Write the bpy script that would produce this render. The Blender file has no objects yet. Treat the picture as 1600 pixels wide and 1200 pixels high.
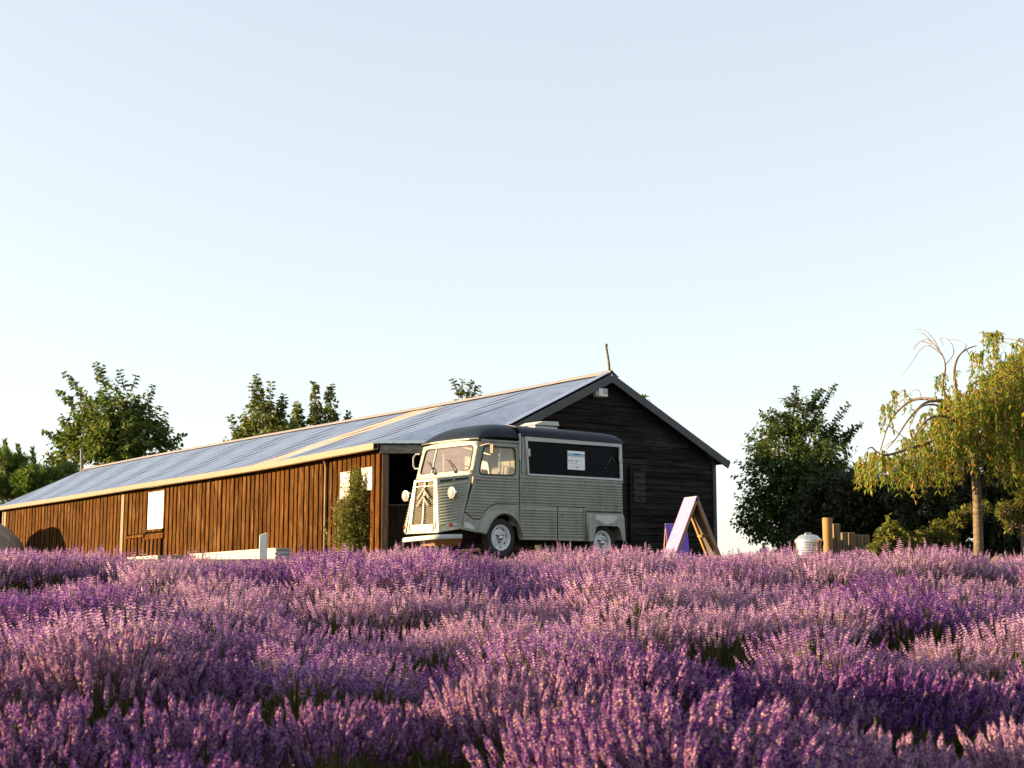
import bpy, math, random
from mathutils import Vector, Matrix
import numpy as np

# ------------------------------------------------------------------ camera, sky, sun, exposure
SC = bpy.context.scene
COL = SC.collection
FPX = 2222.0
TH = math.atan(315 / FPX)
EYE = 1.72                                   # eye height above the datum
SUN_EL, SUN_AZ = math.radians(9.0), math.radians(90.0)   # azimuth: measured from straight behind the camera towards the left

cam = bpy.data.cameras.new("camera")
cam.sensor_width = 36.0
cam.lens = 36.0 * FPX / 1600.0
cam.clip_start, cam.clip_end = 0.05, 8000
cam.dof.use_dof = True
cam.dof.focus_distance = 24.5
cam.dof.aperture_fstop = 5.0
camo = bpy.data.objects.new("camera", cam)
COL.objects.link(camo)
camo.location = (0, 0, EYE)
camo.rotation_euler = (math.pi / 2 + TH, 0, 0)
SC.camera = camo

to_sun = Vector((-math.sin(SUN_AZ) * math.cos(SUN_EL), -math.cos(SUN_AZ) * math.cos(SUN_EL), math.sin(SUN_EL)))
w = bpy.data.worlds.new("World")
SC.world = w
w.use_nodes = True
nt = w.node_tree
nt.nodes.clear()
sky = nt.nodes.new("ShaderNodeTexSky")
sky.sky_type = 'NISHITA'
sky.sun_disc = False
sky.sun_elevation = SUN_EL
sky.sun_rotation = math.atan2(to_sun.x, to_sun.y)
sky.altitude = 0
sky.air_density = 1.0
sky.dust_density = 0.5
sky.ozone_density = 1.6
bg = nt.nodes.new("ShaderNodeBackground")
bg.inputs['Strength'].default_value = 0.15
wo = nt.nodes.new("ShaderNodeOutputWorld")
hs = nt.nodes.new("ShaderNodeHueSaturation")   # pale, slightly washed evening air
hs.inputs['Saturation'].default_value = 0.72
nt.links.new(sky.outputs[0], hs.inputs['Color'])
gm = nt.nodes.new("ShaderNodeGamma")           # hazy air evens out the sky
gm.inputs['Gamma'].default_value = 0.47
nt.links.new(hs.outputs[0], gm.inputs['Color'])
nt.links.new(gm.outputs[0], bg.inputs[0])
nt.links.new(bg.outputs[0], wo.inputs[0])

sl = bpy.data.lights.new("sun", 'SUN')
sl.energy = 5.0
sl.angle = math.radians(0.5)
sl.color = (1.0, 0.70, 0.36)
slo = bpy.data.objects.new("sun", sl)
COL.objects.link(slo)
slo.rotation_euler = to_sun.to_track_quat('Z', 'Y').to_euler()
slo.location = to_sun * 60

SC.view_settings.view_transform = 'Standard'
SC.view_settings.look = 'None'
SC.view_settings.exposure = 2.06
SC.view_settings.gamma = 1.0
SC.view_settings.use_curve_mapping = False
SC.cycles.max_bounces = 8
SC.cycles.transparent_max_bounces = 12
SC.cycles.use_denoising = True

random.seed(7)
R = random.Random(11)

# ------------------------------------------------------------------ helpers
CT, ST = math.cos(TH), math.sin(TH)


def ray(px, py):
    u, v = (px - 800) / FPX, (600 - py) / FPX
    return Vector((u, CT - v * ST, ST + v * CT))


def at(px, py, Y):
    """the place seen at a photograph pixel, Y metres in front of the camera"""
    r = ray(px, py)
    r = r * (Y / r.y)
    return Vector((r.x, r.y, r.z + EYE))


def onplane(px, py, P, n):
    o = Vector((0, 0, EYE))
    r = ray(px, py)
    return o + r * ((P - o).dot(n) / r.dot(n))


class MB:
    def __init__(s):
        s.v, s.f, s.m = [], [], []
        s.mi = 0

    def vert(s, p):
        s.v.append((p[0], p[1], p[2]))
        return len(s.v) - 1

    def face(s, *idx):
        s.f.append(tuple(idx))
        s.m.append(s.mi)

    def poly(s, pts):
        s.face(*[s.vert(p) for p in pts])

    def hexa(s, c):
        """8 corners: bottom ring 0-3, top ring 4-7"""
        b = len(s.v)
        for p in c:
            s.vert(p)
        for q in ((3, 2, 1, 0), (4, 5, 6, 7), (0, 1, 5, 4), (1, 2, 6, 5), (2, 3, 7, 6), (3, 0, 4, 7)):
            s.face(*[b + i for i in q])

    def box(s, lo, hi):
        x0, y0, z0 = lo
        x1, y1, z1 = hi
        s.hexa([(x0, y0, z0), (x1, y0, z0), (x1, y1, z0), (x0, y1, z0), (x0, y0, z1), (x1, y0, z1), (x1, y1, z1), (x0, y1, z1)])

    def obox(s, c, ax, ay, az, hx, hy, hz):
        """oriented box: centre, three axes, half sizes"""
        c, ax, ay, az = Vector(c), Vector(ax), Vector(ay), Vector(az)
        P = lambda i, j, k: c + ax * (hx * i) + ay * (hy * j) + az * (hz * k)
        s.hexa([P(-1, -1, -1), P(1, -1, -1), P(1, 1, -1), P(-1, 1, -1), P(-1, -1, 1), P(1, -1, 1), P(1, 1, 1), P(-1, 1, 1)])

    def bar(s, a, b, wd, th, up=(0, 0, 1)):
        """rectangular bar from a to b"""
        a, b = Vector(a), Vector(b)
        d = (b - a)
        L = d.length
        d.normalize()
        sd = d.cross(Vector(up)).normalized()
        u = sd.cross(d).normalized()
        s.obox((a + b) / 2, d, sd, u, L / 2, wd / 2, th / 2)

    def tube(s, pts, rad, n=6, cap=True):
        pts = [Vector(p) for p in pts]
        if not isinstance(rad, (list, tuple)):
            rad = [rad] * len(pts)
        rings = []
        prev = None
        for i, p in enumerate(pts):
            d = (pts[min(i + 1, len(pts) - 1)] - pts[max(i - 1, 0)])
            if d.length < 1e-9:
                d = Vector((0, 0, 1))
            d.normalize()
            if prev is None:
                a = d.cross(Vector((0.31, 0.17, 0.93)))
                if a.length < 0.1:
                    a = d.cross(Vector((1, 0, 0)))
            else:
                a = prev - d * prev.dot(d)
                if a.length < 1e-6:
                    a = d.orthogonal()
            a.normalize()
            prev = a
            b = d.cross(a)
            rings.append([s.vert(p + (a * math.cos(2 * math.pi * k / n) + b * math.sin(2 * math.pi * k / n)) * rad[i]) for k in range(n)])
        for r0, r1 in zip(rings, rings[1:]):
            for k in range(n):
                s.face(r0[k], r0[(k + 1) % n], r1[(k + 1) % n], r1[k])
        if cap:
            s.face(*reversed(rings[0]))
            s.face(*rings[-1])

    def lathe(s, prof, c, axis, n=24):
        """prof: (radius, along) pairs about axis through c"""
        c, axis = Vector(c), Vector(axis).normalized()
        a = axis.orthogonal().normalized()
        b = axis.cross(a)
        rings = []
        for r, h in prof:
            if r < 1e-5:
                rings.append([s.vert(c + axis * h)])
            else:
                rings.append([s.vert(c + axis * h + (a * math.cos(2 * math.pi * k / n) + b * math.sin(2 * math.pi * k / n)) * r) for k in range(n)])
        for r0, r1 in zip(rings, rings[1:]):
            for k in range(n):
                k2 = (k + 1) % n
                if len(r0) == 1:
                    s.face(r0[0], r1[k2], r1[k])
                elif len(r1) == 1:
                    s.face(r0[k], r0[k2], r1[0])
                else:
                    s.face(r0[k], r0[k2], r1[k2], r1[k])

    def grid(s, rows):
        ids = [[s.vert(p) for p in r] for r in rows]
        for r0, r1 in zip(ids, ids[1:]):
            for k in range(len(r0) - 1):
                s.face(r0[k], r0[k + 1], r1[k + 1], r1[k])

    def mesh(s, name, mats, smooth=None):
        me = bpy.data.meshes.new(name)
        me.from_pydata(s.v, [], s.f)
        for m in (mats if isinstance(mats, (list, tuple)) else [mats]):
            me.materials.append(m)
        if max(s.m, default=0) > 0:
            me.polygons.foreach_set("material_index", s.m)
        me.update()
        if smooth is not None:
            me.polygons.foreach_set("use_smooth", [True] * len(me.polygons))
            if smooth < 179:
                me.set_sharp_from_angle(angle=math.radians(smooth))
        return me

    def build(s, name, mats, parent=None, smooth=None, recalc=False):
        me = s.mesh(name, mats, smooth)
        if recalc:
            import bmesh
            bm = bmesh.new()
            bm.from_mesh(me)
            bmesh.ops.recalc_face_normals(bm, faces=bm.faces)
            bm.to_mesh(me)
            bm.free()
        return link(name, me, parent)


def link(name, me, parent=None):
    o = bpy.data.objects.new(name, me)
    COL.objects.link(o)
    if parent is not None:
        o.parent = parent
    return o


def tag(o, label, cat, group=None, kind=None):
    if label:
        o['label'] = label
    if cat:
        o['category'] = cat
    if group:
        o['group'] = group
    if kind:
        o['kind'] = kind
    return o


def empty(name, loc=(0, 0, 0), label=None, cat=None, group=None):
    o = bpy.data.objects.new(name, None)
    o.empty_display_size = 0.3
    COL.objects.link(o)
    o.location = loc
    return tag(o, label, cat, group)


def solidify(o, t, off=-1.0):
    m = o.modifiers.new("solid", 'SOLIDIFY')
    m.thickness = t
    m.offset = off
    return o


def bevel(o, wd, seg=2):
    m = o.modifiers.new("bevel", 'BEVEL')
    m.width = wd
    m.segments = seg
    m.limit_method = 'ANGLE'
    m.angle_limit = math.radians(40)
    return o


# ------------------------------------------------------------------ materials
def mat(name, col, rough=0.6, metal=0.0, var=0.0, scale=6.0, col2=None, bump=0.0, bscale=40.0, stretch=(1, 1, 1), spec=None, objvar=0.0, coat=0.0, detail=5.0, contrast=(0.35, 0.65)):
    m = bpy.data.materials.new(name)
    m.use_nodes = True
    N, L = m.node_tree.nodes, m.node_tree.links
    p = N['Principled BSDF']
    p.inputs['Roughness'].default_value = rough
    p.inputs['Metallic'].default_value = metal
    if spec is not None:
        p.inputs['Specular IOR Level'].default_value = spec
    if coat:
        p.inputs['Coat Weight'].default_value = coat
        p.inputs['Coat Roughness'].default_value = 0.15
    c4 = (*col, 1)
    tc = N.new('ShaderNodeTexCoord')
    mp = N.new('ShaderNodeMapping')
    mp.inputs['Scale'].default_value = stretch
    L.new(tc.outputs['Object'], mp.inputs['Vector'])
    src = None
    if col2 is not None or var > 0:
        nz = N.new('ShaderNodeTexNoise')
        nz.inputs['Scale'].default_value = scale
        nz.inputs['Detail'].default_value = detail
        nz.inputs['Roughness'].default_value = 0.65
        L.new(mp.outputs[0], nz.inputs['Vector'])
        rp = N.new('ShaderNodeValToRGB')
        rp.color_ramp.elements[0].position = contrast[0]
        rp.color_ramp.elements[1].position = contrast[1]
        a = tuple(x * (1 - var) for x in col)
        b = col2 if col2 is not None else tuple(min(1, x * (1 + var)) for x in col)
        rp.color_ramp.elements[0].color = (*a, 1)
        rp.color_ramp.elements[1].color = (*b, 1)
        L.new(nz.outputs['Fac'], rp.inputs['Fac'])
        src = rp.outputs['Color']
    if objvar > 0:
        oi = N.new('ShaderNodeObjectInfo')
        mr = N.new('ShaderNodeMapRange')
        mr.inputs['To Min'].default_value = 1 - objvar
        mr.inputs['To Max'].default_value = 1 + objvar
        L.new(oi.outputs['Random'], mr.inputs['Value'])
        mx = N.new('ShaderNodeVectorMath')
        mx.operation = 'SCALE'
        if src is not None:
            L.new(src, mx.inputs[0])
        else:
            mx.inputs[0].default_value = col
        L.new(mr.outputs[0], mx.inputs['Scale'])
        src = mx.outputs[0]
    if src is not None:
        L.new(src, p.inputs['Base Color'])
    else:
        p.inputs['Base Color'].default_value = c4
    if bump > 0:
        bz = N.new('ShaderNodeTexNoise')
        bz.inputs['Scale'].default_value = bscale
        bz.inputs['Detail'].default_value = 4
        L.new(mp.outputs[0], bz.inputs['Vector'])
        bp = N.new('ShaderNodeBump')
        bp.inputs['Strength'].default_value = bump
        bp.inputs['Distance'].default_value = 0.02
        L.new(bz.outputs['Fac'], bp.inputs['Height'])
        L.new(bp.outputs[0], p.inputs['Normal'])
    return m


def leafmat(name, cols, trans=0.35, rough=0.5, spec=0.3):
    """each leaf (mesh island) takes its own tone from cols"""
    m = bpy.data.materials.new(name)
    m.use_nodes = True
    N, L = m.node_tree.nodes, m.node_tree.links
    p = N['Principled BSDF']
    p.inputs['Roughness'].default_value = rough
    p.inputs['Specular IOR Level'].default_value = spec
    g = N.new('ShaderNodeNewGeometry')
    rp = N.new('ShaderNodeValToRGB')
    els = rp.color_ramp.elements
    for i, c in enumerate(cols):
        pos = i / (len(cols) - 1)
        e = els[i] if i < 1 else (els[1] if i == len(cols) - 1 and len(els) > 1 and len(cols) == 2 else els.new(pos))
        e.position = pos
        e.color = (*c, 1)
    # the default white end of the ramp is pushed onto the last tone
    for e in els:
        if e.position >= 0.999:
            e.color = (*cols[-1], 1)
    L.new(g.outputs['Random Per Island'], rp.inputs['Fac'])
    L.new(rp.outputs[0], p.inputs['Base Color'])
    t = N.new('ShaderNodeBsdfTranslucent')
    L.new(rp.outputs[0], t.inputs['Color'])
    mx = N.new('ShaderNodeMixShader')
    mx.inputs[0].default_value = trans
    out = N['Material Output']
    L.new(p.outputs[0], mx.inputs[1])
    L.new(t.outputs[0], mx.inputs[2])
    L.new(mx.outputs[0], out.inputs['Surface'])
    return m


def glassmat(name, veil, veilcol, gloss=0.3, rough=0.03):
    m = bpy.data.materials.new(name)
    m.use_nodes = True
    N, L = m.node_tree.nodes, m.node_tree.links
    N.remove(N['Principled BSDF'])
    tr = N.new('ShaderNodeBsdfTransparent')
    tr.inputs[0].default_value = (0.93, 0.95, 0.94, 1)
    gl = N.new('ShaderNodeBsdfGlossy')
    gl.inputs['Roughness'].default_value = rough
    df = N.new('ShaderNodeBsdfDiffuse')
    df.inputs['Color'].default_value = (*veilcol, 1)
    lw = N.new('ShaderNodeLayerWeight')
    lw.inputs['Blend'].default_value = 0.5
    fr = N.new('ShaderNodeMath')
    fr.operation = 'POWER'
    fr.inputs[1].default_value = 4.0
    L.new(lw.outputs['Facing'], fr.inputs[0])
    ad = N.new('ShaderNodeMath')
    ad.operation = 'ADD'
    ad.use_clamp = True
    ad.inputs[1].default_value = gloss
    L.new(fr.outputs[0], ad.inputs[0])
    m1 = N.new('ShaderNodeMixShader')
    L.new(ad.outputs[0], m1.inputs[0])
    L.new(tr.outputs[0], m1.inputs[1])
    L.new(gl.outputs[0], m1.inputs[2])
    nz = N.new('ShaderNodeTexNoise')
    nz.inputs['Scale'].default_value = 5
    mr = N.new('ShaderNodeMapRange')
    mr.inputs['To Min'].default_value = veil * 0.7
    mr.inputs['To Max'].default_value = min(1, veil * 1.3)
    L.new(nz.outputs['Fac'], mr.inputs['Value'])
    m2 = N.new('ShaderNodeMixShader')
    L.new(mr.outputs[0], m2.inputs[0])
    L.new(m1.outputs[0], m2.inputs[1])
    L.new(df.outputs[0], m2.inputs[2])
    L.new(m2.outputs[0], N['Material Output'].inputs['Surface'])
    return m


M = {}
M['soil'] = mat('soil', (0.030, 0.026, 0.016), 0.95, col2=(0.06, 0.05, 0.03), scale=3, var=0.2, bump=0.6, bscale=12)
M['plank'] = mat('stained_plank', (0.040, 0.0150, 0.0030), 0.9, spec=0.04, var=0.35, col2=(0.092, 0.0385, 0.0080), scale=3.0, stretch=(6, 6, 0.7), bump=0.25, bscale=30, objvar=0.28)
M['backing'] = mat('backing_board', (0.016, 0.008, 0.004), 0.9, spec=0.1, var=0.3, scale=4, stretch=(5, 5, 0.6))
M['black_board'] = mat('black_weatherboard', (0.0065, 0.005, 0.0046), 0.85, spec=0.12, var=0.3, col2=(0.025, 0.0205, 0.019), scale=2.0, stretch=(0.7, 0.7, 9), bump=0.2, bscale=25, objvar=0.45)
M['worn_board'] = mat('worn_weatherboard', (0.03, 0.026, 0.027), 0.85, spec=0.15, var=0.3, col2=(0.055, 0.05, 0.053), scale=6, stretch=(1, 1, 5))
M['grey_timber'] = mat('grey_timber', (0.10, 0.09, 0.08), 0.8, var=0.3, col2=(0.2, 0.185, 0.165), scale=3, stretch=(3, 3, 8), bump=0.2)
M['brown_post'] = mat('brown_post', (0.075, 0.04, 0.022), 0.8, var=0.3, col2=(0.13, 0.07, 0.04), scale=3, stretch=(5, 5, .7), bump=0.2)
M['barge'] = mat('barge_paint', (0.040, 0.042, 0.046), 0.55, var=0.2, scale=3)
M['zinc'] = mat('galvanised_sheet', (0.43, 0.49, 0.61), 0.38, metal=0.9, var=0.08, col2=(0.52, 0.58, 0.70), scale=1.3, stretch=(2.2, 2.2, 1), bump=0.06, bscale=9, objvar=0.07)
M['pink_sheet'] = mat('faded_sheet', (0.44, 0.34, 0.29), 0.75, metal=0.0, var=0.12, col2=(0.55, 0.43, 0.36), scale=2, objvar=0.06)
M['ridge'] = mat('ridge_metal', (0.33, 0.275, 0.25), 0.5, metal=0.25, var=0.12, scale=2)
M['flashing'] = mat('flashing_metal', (0.62, 0.66, 0.70), 0.38, metal=0.75, var=0.06, scale=3)
M['gutter'] = mat('gutter_paint', (0.105, 0.064, 0.026), 0.5, var=0.12, scale=2)
M['white'] = mat('white_paint', (0.62, 0.61, 0.58), 0.55, var=0.05, scale=4)
M['planter'] = mat('planter_sheet', (0.36, 0.36, 0.35), 0.6, var=0.12, scale=5)
M['whiteworn'] = mat('worn_white_paint', (0.22, 0.19, 0.15), 0.7, col2=(0.50, 0.48, 0.44), var=0.2, scale=18, contrast=(.4, .5))
M['cream_wood'] = mat('weathered_pale_wood', (0.15, 0.10, 0.048), 0.8, var=0.25, scale=5, stretch=(5, 5, .7))
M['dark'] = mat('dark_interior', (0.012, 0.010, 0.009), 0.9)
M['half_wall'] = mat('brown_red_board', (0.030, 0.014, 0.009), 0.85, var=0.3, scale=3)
M['paint'] = mat('sage_grey_paint', (0.208, 0.225, 0.186), 0.42, var=0.07, col2=(0.248, 0.265, 0.222), scale=2.2, bump=0.05, bscale=6, coat=0.15)
M['patch'] = mat('primer_patch', (0.47, 0.50, 0.50), 0.5, var=0.15, scale=9)
M['navy'] = mat('navy_roof_paint', (0.007, 0.012, 0.020), 0.42, spec=0.16, var=0.2, scale=2)
M['blackboard'] = mat('black_panel', (0.0035, 0.006, 0.008), 0.5, spec=0.06, var=0.4, col2=(0.006, 0.008, 0.010), scale=4)
M['frame'] = mat('pale_frame_paint', (0.42, 0.44, 0.43), 0.45, var=0.06, scale=6)
M['chrome'] = mat('chrome', (0.50, 0.50, 0.50), 0.3, metal=1.0)
M['badge'] = mat('dull_metal', (0.045, 0.040, 0.037), 0.6)
M['slat'] = mat('grille_slat', (0.10, 0.088, 0.062), 0.55, var=0.1)
M['black'] = mat('black_rubber', (0.012, 0.012, 0.013), 0.7)
M['tyre'] = mat('tyre_rubber', (0.018, 0.018, 0.018), 0.85, var=0.2, scale=20, bump=0.2)
M['rim'] = mat('rim_paint', (0.58, 0.62, 0.63), 0.4, var=0.08, scale=10)
M['cream'] = mat('cream_panel', (0.80, 0.73, 0.60), 0.6, var=0.06, scale=4)
M['seat'] = mat('tan_seat', (0.42, 0.29, 0.17), 0.7, var=0.1)
M['grille_dark'] = mat('grille_recess', (0.05, 0.034, 0.02), 0.7)
M['paper'] = mat('paper', (0.80, 0.82, 0.84), 0.7)
M['bluep'] = mat('blue_print', (0.30, 0.48, 0.62), 0.7)
M['navyp'] = mat('navy_print', (0.05, 0.10, 0.18), 0.7)
M['greyp'] = mat('grey_print', (0.22, 0.23, 0.25), 0.7)
M['plate'] = mat('number_plate', (0.48, 0.47, 0.43), 0.4)
M['lamp'] = mat('lamp_glass', (0.26, 0.26, 0.25), 0.12, coat=0.6)
M['amber'] = mat('red_lamp_glass', (0.20, 0.03, 0.015), 0.25)
M['glass'] = glassmat('side_glass', 0.05, (0.6, 0.58, 0.5), 0.04)
M['screen'] = glassmat('grey_windscreen', 0.86, (0.142, 0.135, 0.160), 0.04, 0.08)  # mottled grey-lilac diffuse layer covers most of the pane
M['yellow_wood'] = mat('raw_timber', (0.26, 0.14, 0.045), 0.75, var=0.2, scale=5)
M['lilac'] = mat('lilac_glare_board', (0.21, 0.17, 0.32), 0.45, var=0.08, scale=4)  # sun glare on the purple sign face put into its colour
M['lilacp'] = mat('pale_print', (0.25, 0.20, 0.34), 0.5)
M['purple'] = mat('purple_board', (0.13, 0.055, 0.36), 0.5, var=0.08, scale=4)
M['purplep'] = mat('purple_print', (0.18, 0.09, 0.42), 0.5)
M['board_back'] = mat('board_back', (0.07, 0.055, 0.042), 0.75, var=0.2, scale=6)
M['steel'] = mat('galvanised_bin', (0.62, 0.63, 0.64), 0.34, metal=0.85, var=0.1, scale=5)
M['stone'] = mat('granite', (0.26, 0.21, 0.155), 0.9, var=0.3, col2=(0.38, 0.32, 0.25), scale=5, bump=0.6, bscale=14)
M['stone_dark'] = mat('brown_stone', (0.10, 0.07, 0.045), 0.9, var=0.3, col2=(0.16, 0.11, 0.07), scale=5, bump=0.6, bscale=14)
M['bark'] = mat('bark', (0.11, 0.075, 0.05), 0.9, var=0.3, col2=(0.19, 0.14, 0.10), scale=8, stretch=(3, 3, 1), bump=0.6, bscale=25)
M['bark_pale'] = mat('pale_bark', (0.085, 0.06, 0.038), 0.85, var=0.3, col2=(0.155, 0.112, 0.074), scale=7, stretch=(1, 1, 6), bump=0.35, bscale=20)
M['limb'] = mat('limb_bark', (0.10, 0.07, 0.048), 0.85, var=0.3, col2=(0.19, 0.135, 0.095), scale=9)
M['sleeper'] = mat('sleeper_timber', (0.11, 0.08, 0.05), 0.85, var=0.3, col2=(0.20, 0.15, 0.09), scale=3, stretch=(6, 6, .8), bump=0.3, objvar=0.15)
M['post'] = mat('round_post', (0.22, 0.12, 0.035), 0.8, var=0.2, scale=3, stretch=(6, 6, .7), bump=0.2)
M['leaf_a'] = leafmat('broad_leaf', [(0.042, 0.088, 0.014), (0.085, 0.135, 0.02), (0.17, 0.185, 0.03)], 0.5)
M['leaf_dark'] = leafmat('dark_leaf', [(0.030, 0.065, 0.013), (0.060, 0.108, 0.021), (0.105, 0.15, 0.03)], 0.42)
M['leaf_bush'] = leafmat('bush_leaf', [(0.014, 0.022, 0.007), (0.026, 0.038, 0.011), (0.042, 0.054, 0.016)], 0.25)
M['leaf_hedge'] = leafmat('hedge_leaf', [(0.08, 0.105, 0.016), (0.14, 0.155, 0.024), (0.21, 0.195, 0.034)], 0.4)
M['leaf_con'] = leafmat('conifer_leaf', [(0.055, 0.12, 0.018), (0.10, 0.175, 0.026), (0.17, 0.225, 0.036)], 0.4)
M['leaf_pop'] = leafmat('poplar_leaf', [(0.075, 0.11, 0.018), (0.12, 0.15, 0.025), (0.17, 0.18, 0.035)], 0.48)
M['leaf_cherry'] = leafmat('cherry_leaf', [(0.10, 0.19, 0.02), (0.19, 0.27, 0.03), (0.32, 0.31, 0.04), (0.42, 0.25, 0.045)], 0.52)
M['leaf_climb'] = leafmat('climber_leaf', [(0.08, 0.11, 0.018), (0.17, 0.19, 0.035), (0.30, 0.27, 0.075)], 0.3)
M['lav_stem'] = leafmat('lavender_stem', [(0.05, 0.075, 0.018), (0.10, 0.12, 0.032), (0.21, 0.18, 0.065)], 0.3, 0.6)
M['lav_deep'] = leafmat('deep_lavender_flower', [(0.07, 0.016, 0.19), (0.15, 0.045, 0.28), (0.25, 0.10, 0.36), (0.48, 0.28, 0.38)], 0.42, 0.75, 0.08)
M['lav_pale'] = leafmat('pale_lavender_flower', [(0.20, 0.085, 0.29), (0.38, 0.20, 0.42), (0.58, 0.37, 0.53), (0.70, 0.50, 0.47)], 0.45, 0.75, 0.08)
M['lav_flower'] = leafmat('lavender_flower', [(0.12, 0.036, 0.25), (0.25, 0.10, 0.36), (0.46, 0.25, 0.48), (0.66, 0.45, 0.46)], 0.45, 0.75, 0.08)

def stain(m, col, scale, lo, hi, amount=1.0, stretch=(1, 1, 1), rough=None):
    """worn, rusty or bleached spots with a shape of their own over a material"""
    N, L = m.node_tree.nodes, m.node_tree.links
    p = N['Principled BSDF']
    tc, mp, nz, mr, mx = N.new('ShaderNodeTexCoord'), N.new('ShaderNodeMapping'), N.new('ShaderNodeTexNoise'), N.new('ShaderNodeMapRange'), N.new('ShaderNodeMix')
    mp.inputs['Scale'].default_value = stretch
    mp.inputs['Location'].default_value = (3.7 * scale, 1.3, 8.1)
    nz.inputs['Scale'].default_value = scale
    nz.inputs['Detail'].default_value = 6
    nz.inputs['Roughness'].default_value = 0.7
    mr.inputs['From Min'].default_value = lo
    mr.inputs['From Max'].default_value = hi
    mr.inputs['To Max'].default_value = amount
    mx.data_type = 'RGBA'
    L.new(tc.outputs['Object'], mp.inputs['Vector'])
    L.new(mp.outputs[0], nz.inputs['Vector'])
    L.new(nz.outputs['Fac'], mr.inputs['Value'])
    L.new(mr.outputs[0], mx.inputs['Factor'])
    old = p.inputs['Base Color'].links
    if old:
        L.new(old[0].from_socket, mx.inputs['A'])
    else:
        mx.inputs['A'].default_value = p.inputs['Base Color'].default_value
    mx.inputs['B'].default_value = (*col, 1)
    L.new(mx.outputs['Result'], p.inputs['Base Color'])


stain(M['paint'], (0.075, 0.042, 0.022), 5.5, 0.60, 0.69, 0.85)
stain(M['paint'], (0.12, 0.12, 0.095), 1.8, 0.50, 0.66, 0.55, (2.2, 2.2, 0.5))
stain(M['paint'], (0.29, 0.31, 0.28), 2.4, 0.58, 0.70, 0.5)
stain(M['frame'], (0.16, 0.11, 0.07), 9, 0.62, 0.72, 0.7)
stain(M['white'], (0.40, 0.34, 0.26), 5, 0.60, 0.75, 0.6)
stain(M['plank'], (0.16, 0.090, 0.036), 1.6, 0.53, 0.68, 0.7, (3, 3, 0.8))
stain(M['plank'], (0.022, 0.009, 0.003), 14, 0.64, 0.70, 0.9)
stain(M['black_board'], (0.055, 0.048, 0.047), 1.5, 0.56, 0.72, 0.7, (0.6, 0.6, 3))
stain(M['zinc'], (0.36, 0.33, 0.31), 2.5, 0.60, 0.72, 0.7, (1, 1, 0.5))
stain(M['gutter'], (0.12, 0.075, 0.035), 6, 0.60, 0.72, 0.7)
stain(M['steel'], (0.3, 0.27, 0.23), 6, 0.56, 0.7, 0.6)

# ------------------------------------------------------------------ terrain
GY = [-60, 0, 5.5, 12, 18, 19.4, 22.6, 24, 40, 60, 110, 400, 4000]
GZ = [-5, -1.72, -1.26, -0.70, -0.19, -0.07, 0.38, 0.44, 0.44, 0.42, 0.3, -4, -40]


def ground_z(x, y):
    z = float(np.interp(y, GY, GZ))
    if 3 < y < 20:
        z += 0.04 * math.sin(x * 0.5 + 0.3 * y) + 0.03 * math.sin(x * 0.21 + 1.3)
    return z + EYE


mb = MB()
ys = [-60, -20, -5, 0, 1, 2, 3, 4, 5, 6, 7, 8, 10, 12, 14, 16, 17.5, 19, 20, 21, 22, 22.6, 24, 26, 30, 36, 45, 60, 80, 110, 200, 400, 1200, 4000]
xs = [-3000, -800, -300, -120, -60, -40] + [x for x in np.arange(-30, 31, 1.5)] + [40, 60, 120, 300, 800, 3000]
mb.grid([[(float(x), y, ground_z(float(x), y)) for x in xs] for y in ys])
g = mb.build('ground', M['soil'], smooth=180)
g['kind'] = 'structure'
g['label'] = 'dark soil under the lavender rising to the barn yard'

# ------------------------------------------------------------------ barn
SB = 1.02                                   # the barn stands a little behind the van
lr = ray(-760, 915)
LD = Vector((lr.x, lr.y, 0)).normalized()   # along the barn, away from the camera
GD = Vector((LD.y, -LD.x, 0))               # along the gable, to the right
UP = Vector((0, 0, 1))
R0 = at(949, 585, 29.3 * SB)
E0 = at(742, 692.5, 27.3 * SB)
P1 = at(588, 692.5, 27.25 * SB)
GZB = EYE + 0.40                                  # ground under the barn
zeave = P1.z


def st(p):
    d = p - R0
    return d.dot(GD), d.dot(LD)


# eave line in a vertical plane from P1 to the far end, heights read along it
pf = ray(0, 792)
Pfar = Vector((0, 0, EYE)) + pf * ((zeave - EYE) / pf.z)
ed = (Pfar - P1)
ed.z = 0
ELEN = ed.length
ed.normalize()
en = Vector((ed.y, -ed.x, 0))
samples = []
for (a, b) in ((588, 692.5), (500, 709), (420, 724.5), (320, 741), (220, 756.5), (110, 775), (0, 792)):
    q = onplane(a, b, P1, en)
    samples.append(((q - P1).dot(ed), q.z))
SU = [a for a, b in samples] + [60]
SZ = [b for a, b in samples] + [samples[-1][1]]


def eave(u):
    p = P1 + ed * u
    p.z = float(np.interp(u, SU, SZ))
    return p


rf = at(130, 735, 10)
rd = ray(130, 735)
Rfar = Vector((0, 0, EYE)) + rd * ((R0.z - EYE) / rd.z)
rdir = Rfar - R0
rdir.z = 0
RLEN = rdir.length
rdir.normalize()
rn = Vector((rdir.y, -rdir.x, 0))
rs = []
for (a, b) in ((949, 585), (820, 610.5), (684, 636), (520, 664), (340, 695.6), (230, 715.5), (130, 735)):
    q = onplane(a, b, R0, rn)
    rs.append(((q - R0).dot(rdir), q.z))


def ridge(t):
    p = R0 + rdir * t
    p.z = float(np.interp(t, [a for a, b in rs], [b for a, b in rs]))
    return p


# along-parameter: 0..1 ridge and lower edge together
u_near = (P1 - R0).dot(LD)                  # how far back P1 stands
FAR_T = RLEN
u_far = ELEN + 0.5


def lower_edge(t):
    """lower roof edge opposite the ridge point at t (t in metres along the ridge)"""
    if t < u_near:
        k = t / u_near
        return E0.lerp(P1, k)
    k = (t - u_near) / (FAR_T - u_near)
    return eave(k * u_far)


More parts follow.
